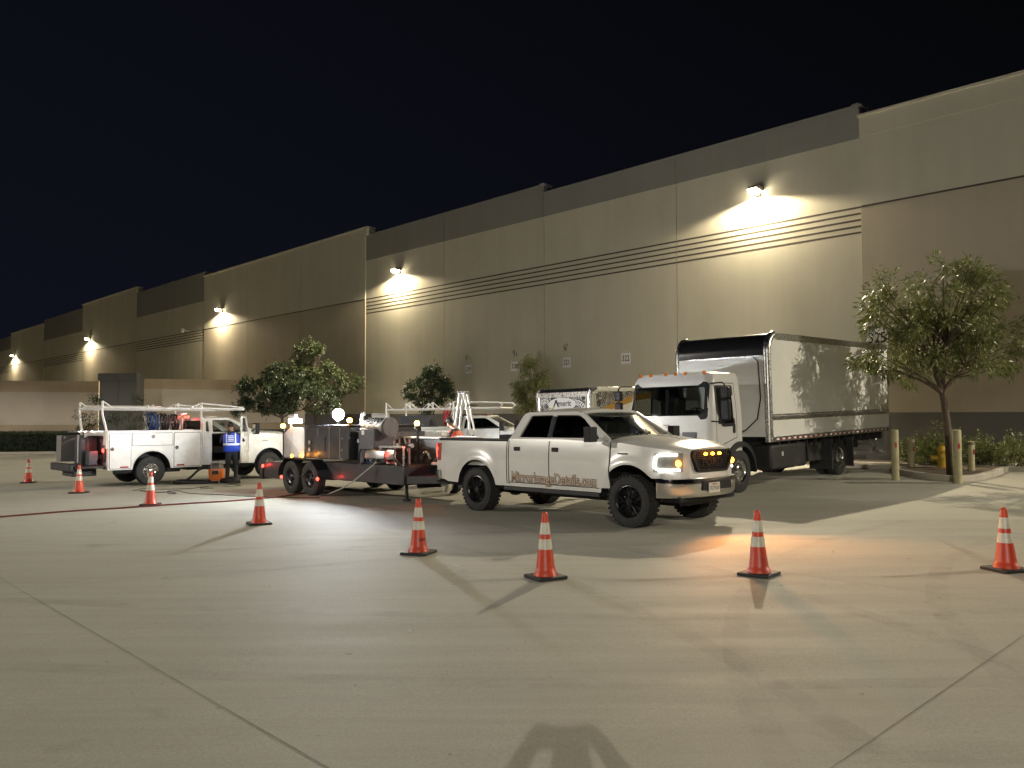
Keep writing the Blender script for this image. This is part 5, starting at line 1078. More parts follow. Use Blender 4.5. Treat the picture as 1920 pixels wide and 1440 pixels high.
# ------------------------------------------------------------------ black equipment trailer
TRB = mat('trailer_black', (.016, .017, .022), .38, var=.3, vs=4, dirt=.25, coat=.2, rv=.1); TRG = mat('trailer_grey_panel', (.10, .10, .115), .45, .3, var=.1, dirt=.25); HOP = mat('hopper_brown_grey', (.075, .066, .06), .55, var=.2, vs=3, dirt=.3)
tr = thing('equipment_trailer', 'black tandem axle equipment trailer with bright flood lamp, hitched behind the pickup', 'trailer')
q = M(); q.bx(-2.3, -.62, -1.05, 1.05, .30, .72); q.bx(-.62, .6, -.75, .75, .34, .72); q.bx(.55, 3.9, -1.08, .9, .40, .80); q.bx(-2.4, -2.3, -1.1, 1.1, .26, .60)
q.add([(3.9, -1.0, .42), (3.9, .85, .42), (4.75, 0, .42), (3.9, -1.0, .60), (3.9, .85, .60), (4.75, 0, .60)], [(0, 1, 2), (5, 4, 3), (0, 2, 5, 3), (1, 4, 5, 2)]); q.bx(4.3, 5.0, -.06, .06, .46, .56); q.build('frame', TRB, tr, bevel=.015)
q = M()
for s in (-1, 1):
    fp = [(-.97, .45), (-.93, .62), (-.66, .85), (.66, .85), (.93, .62), (.97, .45)]; q = M(); q.loft([[(a, s*1.2-.14, b) for a, b in fp], [(a, s*1.2+.14, b) for a, b in fp], [(a*.965, s*1.2+.14, b-.028) for a, b in fp], [(a*.965, s*1.2-.14, b-.028) for a, b in fp]], False, False); q.build('fender', TRB, tr, bevel=.005)
for s in (-1, 1):
    for x in (-.46, .46): wheel(tr, x, s*1.18, .40, .22, s, .21, 'steel', RIMB)
q = M(); q.plate(rpoly([(-.88, .76), (.12, .76), (.12, 1.49), (-.55, 1.50), (-.88, 1.36)], .05), [], .62, frame((-.08, -.88, .1), (1, 0, 0), (0, 0, 1)), bev=.01); q.build('tool_chest', mat('diamond_aluminium', (.5, .5, .5), .35, .9, var=.1, bump=.6, bs=90), tr)
q = M(); q.bx(.10, 1.98, -1.18, .85, .87, 1.62); q.bx(.06, 2.04, -1.21, .88, 1.62, 1.66); q.build('engine_housing', TRB, tr, bevel=.02)
q = M(); 
for x in (.65, 1.15, 1.6): q.bx(x, x+.012, -1.183, -1.18, .89, 1.6)
for x, z in ((1.72, 1.35), (1.72, 1.10), (1.72, .90)): q.cyl((x, -1.18, z), (x, -1.195, z), .018, n=10)
q.build('housing_seam', STEEL, tr)
q = M(); q.bx(2.05, 2.32, -1.0, .7, .8, 1.5); q.bx(2.30, 2.88, -1.12, -.6, 1.12, 1.58); q.build('control_cabinet', TRG, tr, bevel=.02)
q = M(); q.bx(2.40, 2.50, -1.125, -1.121, 1.44, 1.54); q.build('cabinet_label', SIGNW, tr, smooth=0)
q = M(); q.cyl((2.28, -.85, 1.60), (3.05, -.85, 1.60), .215, n=36); q.build('silver_tank', mat('silver_tank', (.62, .58, .5), .25, 1., rv=.08), tr)
q = M(); q.cyl((3.05, -.85, 1.60), (3.09, -.85, 1.60), .225, n=36); q.cyl((3.09, -.85, 1.60), (3.12, -.85, 1.60), .20, n=36); q.build('tank_end', mat('tank_end_grey', (.16, .16, .17), .5, .5, var=.2), tr)
q = M(); q.plate([(1.55+.16*cos(a), .92+.11*sin(a)) for a in [0]] if False else rpoly([(-.17, -.1), (.13, -.1), (.17, .04), (.08, .1), (-.15, .1)], .04), [], .72, frame((2.92, -.98, 1.02), (0, 1, 0), (0, 0, 1)), bev=.008); q.build('pump_cover', mat('pump_silver', (.5, .5, .5), .28, .9), tr)
q = M(); q.cyl((2.2, -.9, .92), (2.62, -.9, .92), .06); q.cyl((2.35, -.9, .92), (2.35, -.9, 1.05), .045); q.bx(2.5, 2.6, -.98, -.82, .82, 1.0); q.ell((2.95, -1.04, .86), (.10, .05, .05)); q.ell((3.1, -1.04, .88), (.06, .05, .05)); q.cyl((3.2, -1.0, .84), (3.5, -1.0, .84), .03); q.build('pump_fittings', ALU, tr)
q = M(); q.bx(2.75, 3.8, -1.04, -.98, 1.17, 1.21); q.cyl((3.78, -1.0, .8), (3.78, -1.0, 1.2), .02); q.cyl((2.95, -1.0, 1.1), (2.95, -1.0, 1.2), .02); q.tube([(3.3, -.9, 1.2), (3.3, -.9, 1.32), (3.4, -.9, 1.36), (3.5, -.9, 1.36), (3.5, -.9, 1.2)], .018); q.tube([(3.45, -.9, 1.36), (3.6, -.9, 1.5)], .015); q.build('guard_rail', ALU, tr)
q = M(); q.add([(2.42, .05, 1.36), (3.92, .05, 1.36), (3.92, 1.1, 1.36), (2.42, 1.1, 1.36), (2.55, .15, .55), (3.55, .15, .55), (3.55, 1.0, .55), (2.55, 1.0, .55)], [(4, 5, 1, 0), (5, 6, 2, 1), (6, 7, 3, 2), (7, 4, 0, 3), (7, 6, 5, 4)]); q.build('hopper', HOP, tr, bevel=.02)
q = M(); q.tube([(2.40, .03, 1.36), (3.94, .03, 1.36), (3.94, 1.12, 1.36), (2.40, 1.12, 1.36), (2.40, .03, 1.36)], .022, 6); q.tube([(2.40, .03, 1.36), (2.52, .10, .9)], .02, 6); q.build('hopper_rim', WHITE, tr)
q = M(); q.bx(3.05, 3.3, .03, .06, 1.12, 1.145); q.tube([(3.5+.15*cos(a), -.2, .9+.15*sin(a)) for a in [pi*k/8 for k in range(9)]], .03); q.build('grab_handle', ALU, tr)
q = M(); q.cyl((-1.12, -1.1, .72), (-1.12, -1.1, 1.62), .035, n=8); q.build('light_post', TRB, tr); q = M(); q.cyl((2.95, 0, .8), (2.95, 0, 1.62), .025, n=8); q.build('light_post', TRB, tr)
FLD = emis('lit_flood_globe', (.93, .97, 1), FLOODP)
q = M(); q.cyl((1.25, -1.0, 1.66), (1.25, -1.0, 1.77), .03, n=10); q.cyl((1.25, -1.0, 1.75), (1.25, -1.0, 1.775), .07, n=16); fl = q.build('flood_lamp', HOUS, tr); q = M(); q.ell((1.25, -1.0, 1.90), (.13, .13, .13), 20, 12); q.build('flood_globe', FLD, fl)
q = M(); q.bx(-1.0, -.45, -1.05, -.97, 1.71, 1.81); wl_ = q.build('work_light', emis('lit_work_light', (.97, 1, .97), 20), tr, bevel=.01); q = M(); q.bx(-1.1, -.8, -1.0, -.9, 1.82, 1.92); q.bx(-1.0, -.97, -1.0, -.96, .75, 1.82); q.build('work_light_bracket', STEEL, tr)
AB = emis('lit_strobe', (1, .42, .06), 26.)
for (x, y, z, w) in ((-1.12, -1.13, 1.64, 5), (1.92, -1.12, 1.76, 4), (2.95, -.02, 1.68, 5)):
    q = M(); q.ell((x, y, z), (.06, .06, .06)); o = q.build('amber_strobe', AB, tr); q = M(); q.cyl((x, y, z-.12), (x, y, z-.05), .06, n=12); q.build('strobe_base', BLACK, o); lamp('strobe_light', 'POINT', (x, y-.10, z+.03), w, (1, .42, .08), .05, parent=tr)
for (x, z, mt_, e_) in ((-2.25, .60, LIT_R, 1.2), (-1.25, .36, LIT_R, 1.4), (.95, .42, LIT_R, 1.6), (-.25, .92, LIT_A, 1.3), (.25, .95, LIT_A, 1.3)):
    q = M(); yy = -1.36 if x > -1 else -1.10; q.ell((x, yy, z), (.045, .028, .042)); q.build('marker_light', mt_, tr); lamp('marker_glow', 'POINT', (x, yy-.08, z+.03), e_, (1, .05, .03) if mt_ is LIT_R else (1, .4, .06), .03, parent=tr)
q = M(); q.cyl((3.55, -.75, .42), (3.55, -.75, .08), .035); q.cyl((3.55, -.75, .08), (3.55, -.75, .04), .09); q.build('trailer_jack', CHASSIS, tr)
q = M(); q.tube([(-2.0, -.6, .75), (-2.0, -.6, 1.0), (-1.75, -.6, 1.02), (-1.6, -.6, .98)], .025); q.build('rear_handle', ALU, tr); q = M(); q.lathe([(.26, -.06), (.28, 0), (.26, .06), (.1, .06), (.1, -.06)], 24, 'Y', c=(-1.35, -.6, .92), closed=True); q.build('spare_reel', CHASSIS, tr)
random.seed(31)
for k, (mt_, nm) in enumerate(((HOSEK, 'hose'), (HOSEB, 'hose'), (HOSEK, 'hose'), (HOSER, 'hose'), (HOSEK, 'hose'))):
    x0 = 2.2+.33*k; q = M(); q.tube(bez(Vector((x0, -1.02, 1.12)), Vector((x0+.1, -1.2, .55+.1*k)), Vector((x0+.3, -1.06, 1.0-.05*k)), 10), .018, 6); q.build(nm, mt_, tr)
for x, z, r in ((.30, 1.25, .05), (.30, 1.08, .05), (2.12, 1.3, .045)): q = M(); q.cyl((x, -1.18 if x < 2 else -1.0, z), (x, -1.205 if x < 2 else -1.03, z), r, n=18); q.build('gauge', STEEL, tr)
q = M(); q.bx(.5, 1.0, -1.186, -1.18, 1.05, 1.4)
for i in range(7): q.bx(.52, .98, -1.20, -1.186, 1.08+.045*i, 1.10+.045*i)
q.build('vent_louvre', DARKST, tr)
for x in (2.25, 2.75, 3.3): q = M(); q.cyl((x, -.5, .8), (x, -.5, 1.35+.1*(x < 3)), .03, n=8); q.cyl((x-.1, -.5, 1.2), (x+.12, -.5, 1.2), .05, n=10); q.build('valve_pipe', STEEL, tr)
q = M(); q.cyl((.55, .1, 1.66), (.55, .1, 1.86), .05); q.cyl((.55, .1, 1.86), (.62, .1, 1.93), .055); q.build('exhaust_stack', STEEL, tr)
q = M(); q.tube([(-1.1, -.55, .3), (-1.0, -1.0, .2)]+[( .3+.0, -1.34, .5)], .015); q.build('brake_line', HOSEK, tr)
wc = Vector((-5.02+N2[0]*1.2, 19.27+N2[1]*1.2)); place(tr, wc.x, wc.y, ANG_E)
# ------------------------------------------------------------------ stepladder
LW = mat('fibreglass_white', (.66, .66, .64), .4, var=.08, dirt=.15)
t = thing('stepladder', 'open white stepladder standing behind the pickup bed', 'ladder'); hL = 2.42; q = M(); q2 = M()
for s in (-1, 1):
    q.tube([(-.36, s*.30, 0), (-.05, s*.16, hL)], .036, 4); q2.tube([(.50, s*.27, 0), (.06, s*.15, hL-.02)], .026, 4)
for k in range(7): u = (k+1)/8; q.box((-.36+.31*u, 0, hL*u), (.09, 2*(.30-.14*u), .03))
for k in range(5): u = (k+1)/6.5; q2.cyl((.50-.44*u, -(.27-.12*u), hL*u), (.50-.44*u, (.27-.12*u), hL*u), .014, n=6)
q.build('step_side', LW, t, smooth=0); q2.build('rear_side', LW, t, smooth=0); q = M(); q.box((0, 0, hL+.02), (.22, .36, .05)); q.build('top_cap', HOUS, t, bevel=.015)
q = M(); q.box((.22, .05, hL-.30), (.24, .3, .025)); q.build('tool_tray', BLACK, t, bevel=.01)
Y = 19.9; place(t, (869-960)/1500*Y, Y, radians(-12), False)
# ------------------------------------------------------------------ white equipment chest behind the trailer
t = thing('equipment_chest', 'white metal chest between the amber strobe and the man in orange', 'chest'); q = M(); q.bx(-.36, .36, -.25, .25, .9, 1.42); q.bx(-.375, .375, -.265, .265, 1.42, 1.47); q.build('box', WHITE, t, bevel=.015); q = M(); q.bx(-.33, .33, -.23, .23, .0, .9); q.build('stand', DARKST, t); Y = 21.4; place(t, (809-960)/1500*Y, Y, radians(-10), False)
# ------------------------------------------------------------------ hoses and cords
def ground_line(name, label, cat, pix, r, mt, lift=0, group=None):
    P = [Vector((*gr(*p), 0)) for p in pix]; out = []
    for i in range(len(P)-1):
        a = P[max(0, i-1)]; b = P[i]; c = P[i+1]; d = P[min(len(P)-1, i+2)]
        for k in range(6):
            u = k/6; out.append(.5*((2*b)+(c-a)*u+(2*a-5*b+4*c-d)*u*u+(3*b-a-3*c+d)*u**3))
    out.append(P[-1]); q = M(); q.tube([(p.x, p.y, gz(p.x, p.y)+r+.003) for p in out], r, 6); o = q.build(name, mt, None, smooth=60); tag(o, label, cat, group); return o
ground_line('hose', 'long dark red hose running from the left edge to the trailer wheels', 'hose', [(-60, 976), (0, 971), (120, 961), (230, 954), (330, 947), (430, 941), (500, 935), (545, 930), (585, 923)], .017, mat('dark_red_hose', (.12, .012, .012), .5))
ground_line('cord', 'thin looped black cord lying between the cones and the vacuum', 'cord', [(250, 921), (265, 917), (300, 918), (350, 917), (378, 914), (392, 912), (375, 916), (400, 916)], .008, HOSEK)
ground_line('cord', 'tangled dark cord on the yard left of the trailer wheels', 'cord', [(262, 920), (292, 924), (318, 923), (330, 926), (316, 926), (314, 922), (335, 921), (345, 924), (360, 926), (420, 929), (480, 932), (560, 934), (600, 934)], .009, HOSEK)
ground_line('cord', 'short green cord in front of the man in the blue vest', 'cord', [(418, 911), (428, 913), (440, 912), (452, 911), (436, 909), (424, 910)], .007, mat('green_cord', (.02, .10, .06), .5))
q = M(); a = tr.matrix_world@Vector((2.98, -1.12, .86)); b = atY(662, 903, 17.3); c = Vector((*gr(612, 929), 0)); c.z = gz(c.x, c.y)+.015; b.z = max(b.z, gz(b.x, b.y)+.06)
d_ = a.lerp(c, .5); q.tube([a, a.lerp(b, .5), b, b.lerp(c, .4)+Vector((0, 0, -.03)), c, Vector((*gr(600, 930.5), gz(*gr(600, 930.5))+.012))], .013, 6); tag(q.build('cord', mat('pale_cord', (.45, .46, .44), .5), smooth=60), 'pale cord hanging from the trailer pump down to the ground', 'cord')
# ------------------------------------------------------------------ wet vacuum
ORG = mat('vacuum_orange', (.62, .16, .03), .4, var=.08, dirt=.2)
t = thing('vacuum_cleaner', 'orange wet vacuum beside the man in the blue vest', 'vacuum cleaner')
q = M(); rg_ = [[(a*sc, b*sc, z) for a, b in rrect(-.21, .21, -.18, .18, .07)] for z, sc in ((.07, .86), (.10, .93), (.34, 1.0), (.40, 1.0), (.41, .97))]; q.loft(rg_, True, True); q.build('tank', ORG, t, smooth=40)
q = M(); rg_ = [[(a*sc, b*sc, z) for a, b in rrect(-.20, .20, -.17, .17, .08)] for z, sc in ((.41, .96), (.50, .92), (.56, .7), (.58, .4))]; q.loft(rg_, True, True); q.build('motor_head', HOUS, t, smooth=50)
q = M(); q.tube([(-.12, -.18, .42), (-.12, -.20, .56), (-.08, -.2, .63), (.08, -.2, .63), (.12, -.20, .56), (.12, -.18, .42)], .014, 6); q.build('handle', STEEL, t); q = M(); q.bx(-.1, .08, -.192, -.178, .25, .36); q.build('drain_panel', DASH, t, bevel=.01)
for sx in (-1, 1):
    for sy in (-1, 1): q = M(); q.lathe([(.045, -.015), (.05, 0), (.045, .015)], 14, 'Y', c=(sx*.19, sy*.15, .05)); q.ell((sx*.19, sy*.15, .05), (.045, .016, .045)); q.build('caster', BLACK, t)
x, y = gr(406, 905); place(t, x, y, .2)
q = M(); x0, y0 = x, y; P = [(x-.2, y-.05, gz(x, y)+.42), (x-.45, y-.1, gz(x, y)+.40), (x-.75, y-.2, gz(x, y)+.12), (x-1.05, y-.25, gz(x, y)+.05), (x-1.0, y-.45, gz(x, y)+.05), (x-.5, y-.5, gz(x, y)+.05), (x-.1, y-.42, gz(x, y)+.05), (x-.3, y-.35, gz(x, y)+.08), (x-.9, y-.4, gz(x, y)+.1), (x-.95, y-.6, gz(x, y)+.05), (x-.3, y-.6, gz(x, y)+.05), (x+.25, y-.35, gz(x, y)+.05)]
PP = [Vector(p) for p in P]; out = []
for i in range(len(PP)-1):
    a = PP[max(0, i-1)]; b = PP[i]; c = PP[i+1]; d = PP[min(len(PP)-1, i+2)]
    for k in range(6): u = k/6; out.append(.5*((2*b)+(c-a)*u+(2*a-5*b+4*c-d)*u*u+(3*b-a-3*c+d)*u**3))
q.tube(out, .034, 8); tag(q.build('hose', HOSEK, smooth=60), 'thick black vacuum hose piled left of the orange vacuum', 'hose')
t = thing('hose_coil', 'black coiled hose at the feet of the man in the blue vest', 'hose'); q = M(); q.tube([((.26+.02*sin(a*.7))*cos(a), (.22)*sin(a), .035+.02*a/pi) for a in [2*pi*k/16 for k in range(50)]], .03, 7); q.build('coil', HOSEK, t, smooth=60); x, y = gr(432, 907); place(t, x, y, 0)
# ------------------------------------------------------------------ bollards, hydrant, gutter block
BOL = mat('bollard_faded_cream', (.34, .31, .17), .6, var=.12, vs=6, dirt=.45); 
def bollard(label, px, py, h, r, red=True):
    t = thing('bollard', label, 'bollard', 'pipe bollards round the planter'); q = M(); q.lathe([(0, -.2), (r, -.2), (r, h-.03), (r-.01, h), (r-.03, h+.005), (0, h-.01)], 24); q.build('post', BOL, t, smooth=50)
    q = M(); q.box((-.02, -r-.001, h*.70), (.05, .012, .13)); q.build('reflector', REDT, t, smooth=0)
    q = M(); q.lathe([(r+.002, h-.09), (r+.004, h-.06), (r+.002, h-.02)], 24); q.build('top_band', mat('chipped_band', (.16, .13, .09), .8, var=.5, vs=20), t) if not red else None
    x, y = gr(px, py) if px != 1707.5 else wbase(px, 25.3); place(t, x, y, random.random(), False)
bollard('cream pipe bollard behind the box truck tail, leftmost of the two near ones', 1679, 900, 1.30, .095)
bollard('cream pipe bollard in front of the large tree trunk', 1796, 906, 1.30, .10)
bollard('dim bollard behind the planter, left of the fire hydrant', 1707.5, 882, .95, .10)
bollard('short pale bollard right of the tree with a chipped top', 1822, 891, .92, .085, False)
HY = mat('hydrant_yellow', (.42, .27, .02), .5, var=.12, dirt=.35); HYR = mat('hydrant_base_rust', (.28, .08, .03), .7, var=.3)
t = thing('fire_hydrant', 'yellow fire hydrant with rusty base in front of the biggest shrub', 'hydrant')
q = M(); q.lathe([(0, .1), (.13, .1), (.13, .60), (.15, .62), (.15, .66), (.12, .70), (.09, .76), (.04, .79), (.04, .84), (0, .84)], 24); q.build('barrel', HY, t, smooth=45)
q = M(); q.lathe([(.18, -.1), (.18, .12), (.13, .16)], 24); q.build('base', HYR, t)
q = M(); q.cyl((-.28, 0, .42), (.0, 0, .42), .075, n=18); q.cyl((-.30, 0, .42), (-.27, 0, .42), .09, n=8); q.cyl((0, -.2, .48), (0, 0, .48), .06, n=16); q.build('outlet', HY, t)
x, y = wbase(1765, 25.0); place(t, x, y, -.4, False)
# pale block added in place of lit gutter ground, left of the bollards
t = thing('lit_gutter_block', 'long pale block standing in for the lit gutter by the kerb behind the box truck', 'gutter block'); q = M(); q.loft([[(-1.2, -.09, 0), (-1.2, -.06, .13), (-1.2, .06, .13), (-1.2, .09, 0)], [(1.2, -.09, 0), (1.2, -.06, .13), (1.2, .06, .13), (1.2, .09, 0)]]); q.build('block', CURB, t, bevel=.01); x, y = wbase(1652, 25.6); place(t, x, y, ANG_E)
# sign board by the wall
t = thing('notice_board', 'pale notice board on a dark base, above and right of the flood lamp', 'sign'); q = M(); q.bx(-.36, .36, -.03, .03, 1.1, 2.05); q.build('panel', mat('board_grey', (.38, .37, .35), .6, var=.06), t, bevel=.01); q = M(); q.bx(-.42, .42, -.2, .2, .9, 1.1); q.bx(-.3, -.24, -.05, .05, 0, .9); q.bx(.24, .3, -.05, .05, 0, .9); q.build('base', DARKST, t)
for zz, ww in ((1.75, .34), (1.62, .28)): q = M(); q.bx(-ww/2, ww/2, -.034, -.03, zz, zz+.05); q.build('faded_line', mat('faded_ink', (.16, .16, .16), .7), t, smooth=0)
Y = 29.5; place(t, (713.5-960)/1500*Y, Y, radians(-20), False)
# litter
LITM = mat('litter_white', (.6, .58, .52), .7)
for i, (px, py) in enumerate(((506, 1100), (855, 1063), (1845, 903), (1830, 877), (1562, 1036), (770, 1185))):
    q = M(); s = .05 if i < 3 else .03; n = 7; q.add([(s*random.uniform(.6, 1.2)*cos(2*pi*k/n), s*.6*random.uniform(.6, 1.2)*sin(2*pi*k/n), .004+random.random()*.012) for k in range(n)]+[(0, 0, .02)], [(k, (k+1) % n, n) for k in range(n)]); o = q.build('paper_scrap', LITM, None, smooth=0)
    tag(o, ('small white paper scrap on the open yard at left', 'pale scrap lying right of the stencilled cone', 'white scrap on the planter kerb', 'white scrap in the planter right of the tree', 'tiny scrap on the orange-lit ground', 'tiny pale speck of litter in the foreground')[i], 'litter', 'scraps of litter'); x, y = gr(px, py); place(o, x, y, 0)
# ------------------------------------------------------------------ people
SKIN = mat('skin', (.30, .17, .11), .55); HAIR = mat('dark_hair', (.012, .01, .009), .7); DSH = mat('dark_shirt', (.012, .014, .022), .85); TRO = mat('dark_trousers', (.018, .02, .028), .85, var=.2, vs=10); SHOE = mat('shoe_black', (.01, .01, .01), .6)
VB = mat('vest_blue', (.015, .06, .50), .7, var=.12, vs=14); VBL = mat('vest_silver', (.62, .68, .74), .3, .1); VO = mat('vest_orange', (.62, .10, .035), .7, var=.12, vs=14)
def skinmesh(J, E, root, mfun, mats, name, parent, sub=2):
    """J: name -> (pos, radius); E: edges; one continuous surface"""
    ks = list(J); me = bpy.data.meshes.new('tmp'); me.from_pydata([J[k][0] for k in ks], [(ks.index(a), ks.index(b)) for a, b in E], []); o = bpy.data.objects.new('tmp', me); COL.objects.link(o)
    o.modifiers.new('skin', 'SKIN').use_smooth_shade = True
    for i, k in enumerate(ks):
        r = J[k][1]; r = (r, r) if not isinstance(r, tuple) else r; me.skin_vertices[0].data[i].radius = r; me.skin_vertices[0].data[i].use_root = (k == root)
    s = o.modifiers.new('sub', 'SUBSURF'); s.levels = sub; s.render_levels = sub
    dg = bpy.context.evaluated_depsgraph_get(); m2 = bpy.data.meshes.new_from_object(o.evaluated_get(dg)); bpy.data.objects.remove(o); m2.name = name; m2.materials.clear()
    for q in mats: m2.materials.append(q)
    for p in m2.polygons: p.material_index = mfun(p.center); p.use_smooth = True
    r = bpy.data.objects.new(name, m2); COL.objects.link(r); r.parent = parent; return r
def hand(J, E, wrist, d, side, up, R=.011):
    """five fingers rooted in a palm beyond the wrist joint"""
    w = Vector(J[wrist][0]); d = Vector(d).normalized(); sd = Vector(side).normalized(); u = Vector(up).normalized(); p = wrist+'p'; J[p] = (tuple(w+d*.075), (.040, .018)); E.append((wrist, p))
    for i, (o_, l, cu) in enumerate(((-.032, .062, .5), (-.011, .074, .45), (.011, .07, .5), (.031, .055, .6))):
        a, b, c = '%sf%da' % (wrist, i), '%sf%db' % (wrist, i), '%sf%dc' % (wrist, i); q0 = w+d*.095+sd*o_; q1 = q0+d*l*.5-u*.006; q2 = q1+(d*(1-cu)-u*cu).normalized()*l*.5
        J[a] = (tuple(q0), R); J[b] = (tuple(q1), R*.92); J[c] = (tuple(q2), R*.8); E += [(p, a), (a, b), (b, c)]
    a, b = wrist+'ta', wrist+'tb'; q0 = w+d*.04-sd*.045-u*.01; J[a] = (tuple(q0), R*1.15); J[b] = (tuple(q0+(d*.8-sd*.35-u*.4).normalized()*.055), R*.9); E += [(p, a), (a, b)]
def person(t, h, lean=(0, 0), am=1., armL=None, armR=None, head=(0, .03, 0), vest=None, vb=None, feet=.12, step=.06, hair=True, cap=False, shirt=DSH, trousers=TRO, logo=False, vestlen=.50):
    """faces +y in local space. arms: (elbow, wrist) positions"""
    k = h/1.75; lx, ly = lean
    def P(x, y, z): v = max(0, (z-.9)/.85); return (x*k+lx*v, y*k+ly*v, z*k)
    J = {}; E = []
    def j(n, p, r): J[n] = (P(*p), (r[0]*k, r[1]*k) if isinstance(r, tuple) else r*k)
    j('pel', (0, 0, .98), (.18, .135)); j('wai', (0, .0, 1.12), (.17, .13)); j('che', (0, 0, 1.30), (.185, .135)); j('sho', (0, -.01, 1.42), (.13, .095)); j('nek', (0, .0, 1.50), .058)
    E += [('pel', 'wai'), ('wai', 'che'), ('che', 'sho'), ('sho', 'nek')]
    hx, hy, hz = head; hb = Vector(P(0, 0, 1.50)); J['he0'] = (tuple(hb+Vector((hx*.4, .02+hy*.4, .07+hz*.3))), .068*k); J['he1'] = (tuple(hb+Vector((hx*.8, .025+hy*.8, .135+hz*.6))), (.082*k, .092*k)); J['he2'] = (tuple(hb+Vector((hx, .01+hy, .205+hz))), (.070*k, .078*k)); E += [('nek', 'he0'), ('he0', 'he1'), ('he1', 'he2')]
    for s, n in ((-1, 'L'), (1, 'R')):
        y0 = step*s; j('hip'+n, (s*.09, 0, .90), .115); j('kne'+n, (s*(.09+feet*.3), y0*.6+.02, .50), .078); j('ank'+n, (s*(.09+feet*.5), y0-.02, .10), .055); j('too'+n, (s*(.10+feet*.6), y0+.15, .045), (.045, .035)); j('hel'+n, (s*(.09+feet*.5), y0-.05, .05), .042)
        E += [('pel', 'hip'+n), ('hip'+n, 'kne'+n), ('kne'+n, 'ank'+n), ('ank'+n, 'too'+n), ('ank'+n, 'hel'+n)]
        j('shl'+n, (s*.185, -.01, 1.40), .062); el, wr = (armL if s < 0 else armR) or ((s*.25, -.04, 1.12), (s*.27, .08, .90)); j('elb'+n, el, .052*am); j('wri'+n, wr, .033*am); E += [('sho', 'shl'+n), ('shl'+n, 'elb'+n), ('elb'+n, 'wri'+n)]
        a = Vector(J['elb'+n][0]); b = Vector(J['wri'+n][0]); d = (b-a).normalized(); side = d.cross(Vector((0, 0, 1)) if abs(d.z) < .8 else Vector((0, 1, 0))).normalized(); hand(J, E, 'wri'+n, d, side*s, side.cross(d).normalized(), .0105*k)
    wr = [Vector(J['wriL'][0]), Vector(J['wriR'][0])]; zn = J['nek'][0][2]; za = .14*k
    def mf(c):
        if min((c-w).length for w in wr) < .17*k and c.z > .4 and min((c-w).length for w in wr) < min((c-Vector(J['elbL'][0])).length, (c-Vector(J['elbR'][0])).length): return 0
        if c.z > zn and abs(c.x-J['nek'][0][0]) < .2 and (c-Vector(J['he1'][0])).length < .3*k: return 0
        if c.z < .10*k: return 3
        if c.z < .97*k and abs(c.x) < .24*k: return 2
        return 1
    skinmesh(J, E, 'pel', mf, [SKIN, shirt, trousers, SHOE], 'body', t)
    H0 = Vector(J['he1'][0])*.45+Vector(J['he2'][0])*.55; fd = Vector((hx*.8, 1, -abs(hy)*2.2)).normalized(); upv = (Vector(J['he2'][0])-Vector(J['he0'][0])).normalized(); rtv = fd.cross(upv).normalized(); fd = upv.cross(rtv)
    Rh = Matrix((rtv, fd, upv)).transposed().to_4x4()
    q = M(); q.xf = Matrix.Translation(H0)@Rh; q.ell((0, -.012*k, .025*k), (.090*k, .104*k, .105*k), 18, 10); o = q.build('hair', HAIR, t, smooth=80)
    for v in o.data.vertices:
        lc = (Matrix.Translation(H0)@Rh).inverted()@v.co
        if lc.y > .03*k and lc.z < .055*k: lc.y = .03*k; v.co = (Matrix.Translation(H0)@Rh)@lc
        elif lc.z < -.045*k: lc.z = -.045*k; v.co = (Matrix.Translation(H0)@Rh)@lc
    q = M(); q.xf = Matrix.Translation(H0)@Rh
    for s in (-1, 1): q.ell((s*.086*k, 0, -.02*k), (.012*k, .022*k, .032*k), 8, 6); q.ell((s*.032*k, .083*k, .0), (.012*k, .008*k, .007*k), 8, 6, m=1)
    q.loft([[(-.008*k, .086*k, .01*k), (.008*k, .086*k, .01*k), (0, .092*k, .012*k)], [(-.016*k, .09*k, -.035*k), (.016*k, .09*k, -.035*k), (0, .112*k, -.03*k)]]); q.ell((0, .086*k, -.06*k), (.024*k, .008*k, .007*k), 8, 6, m=2); q.build('face', [SKIN, INK, mat('lip', (.22, .09, .07), .5)], t, smooth=60)
    if vest:
        rings = []; zz = [1.475, 1.44, 1.38, 1.28, 1.16, 1.02, .90 if vestlen > .45 else .98]; hw = [.11, .18, .225, .235, .23, .235, .25]; hd_ = [.08, .115, .15, .165, .165, .17, .18]
        q = M()
        for z, a, b in zip(zz, hw, hd_): rings.append([P(a*cos(u)*(abs(cos(u))**-.15 if abs(cos(u)) > .05 else 1), b*sin(u)*(abs(sin(u))**-.15 if abs(sin(u)) > .05 else 1)-.005, z) for u in [2*pi*i/28 for i in range(28)]])
        q.loft(rings, True, False); vo = q.build('vest', vest, t, smooth=70); m_ = vo.modifiers.new('solid', 'SOLIDIFY'); m_.thickness = .008
        def strap(pts, w=.035):
            qq = M(); A = []; B = []
            for (x, z) in pts:
                i = min(range(len(zz)), key=lambda n: abs(zz[n]-z)); 
                a = np.interp(z, zz[::-1], hw[::-1]); b = np.interp(z, zz[::-1], hd_[::-1])
                for L_, dx in ((A, -w/2), (B, w/2)):
                    xx = max(-.97*a, min(.97*a, x+dx)); cc = abs(xx/a)**(1/.85); yy = -b*(max(0, 1-cc*cc)**.5)**.85-.017; L_.append(P(xx, yy, z))
            n = len(A); qq.add(A+B, [(i, i+1, n+i+1, n+i) for i in range(n-1)]); qq.build('reflective_stripe', VBL, vo, smooth=60)
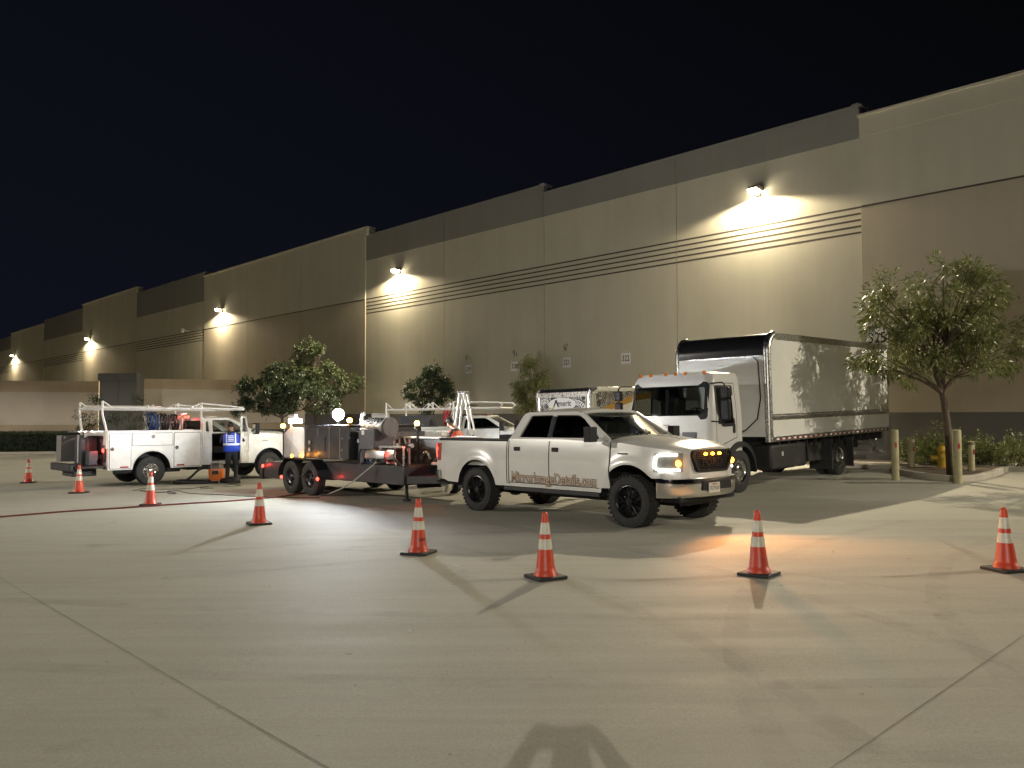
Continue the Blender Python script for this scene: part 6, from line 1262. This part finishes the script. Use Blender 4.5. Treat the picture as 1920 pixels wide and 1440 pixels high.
        if logo:
            strap([(-.125, z) for z in np.linspace(1.46, 1.13, 8)]); strap([(.125, z) for z in np.linspace(1.46, 1.13, 8)])
            qq = M(); A = []; B = []
            for i in range(29):
                u = 2*pi*i/28; cu, su = cos(u), sin(u)
                for L_, z in ((A, 1.145), (B, 1.085)):
                    a = np.interp(z, zz[::-1], hw[::-1])+.012; b = np.interp(z, zz[::-1], hd_[::-1])+.012; L_.append(P(a*cu*(abs(cu)**-.15 if abs(cu) > .05 else 1), b*su*(abs(su)**-.15 if abs(su) > .05 else 1)-.005, z))
            qq.add(A+B, [(i, i+1, 29+i+1, 29+i) for i in range(28)]); qq.build('reflective_stripe', VBL, vo, smooth=60)
            for z in (1.36, 1.31, 1.26, 1.21):
                qq = M(); A = [P(-.08+.16*i/6, -.187, z+.012) for i in range(7)]; B = [P(-.08+.16*i/6, -.187, z-.012) for i in range(7)]; qq.add(A+B, [(i, i+1, 8+i, 7+i) for i in range(6)]); qq.build('printed_line', VBL, vo, smooth=0)
    return J
t = thing('person', 'person in a blue reflective vest and dark trousers leaning into the open truck door', 'person'); person(t, 1.74, lean=(-.03, .05), armL=((-.33, .10, 1.17), (-.26, .34, 1.20)), armR=((.33, .12, 1.20), (.30, .36, 1.25)), head=(-.03, .07, -.03), vest=VB, logo=True, feet=.06, step=.02); x, y = gr(434, 903.5); place(t, x, y, radians(14), False)
t = thing('person', 'person in an orange vest with bowed head behind the pickup bed', 'person'); person(t, 1.80, lean=(0, .10), armL=((-.27, .12, 1.14), (-.16, .34, 1.08)), armR=((.27, .12, 1.14), (.14, .36, 1.10)), head=(0, .13, -.05), vest=VO, feet=.1, vestlen=.4); Y = 19.0; place(t, (857-960)/1500*Y, Y, radians(62), False)
t = thing('person', 'photographer holding up a phone, seen only as a shadow on the foreground', 'person'); J = person(t, 1.70, am=1.35, lean=(0, .0), armL=((-.34, .18, 1.42), (-.18, .37, 1.63)), armR=((.34, .18, 1.42), (.18, .37, 1.63)), head=(0, .03, 0), feet=.2, step=.02); t.location = (.03, -.50, gz(0, -.5)+.02)
t = thing('phone', 'phone in the hands of the photographer', 'phone'); q = M(); q.bx(-.13, .13, -.10, -.085, 1.60, 1.70); q.build('case', BLACK, t, bevel=.004)
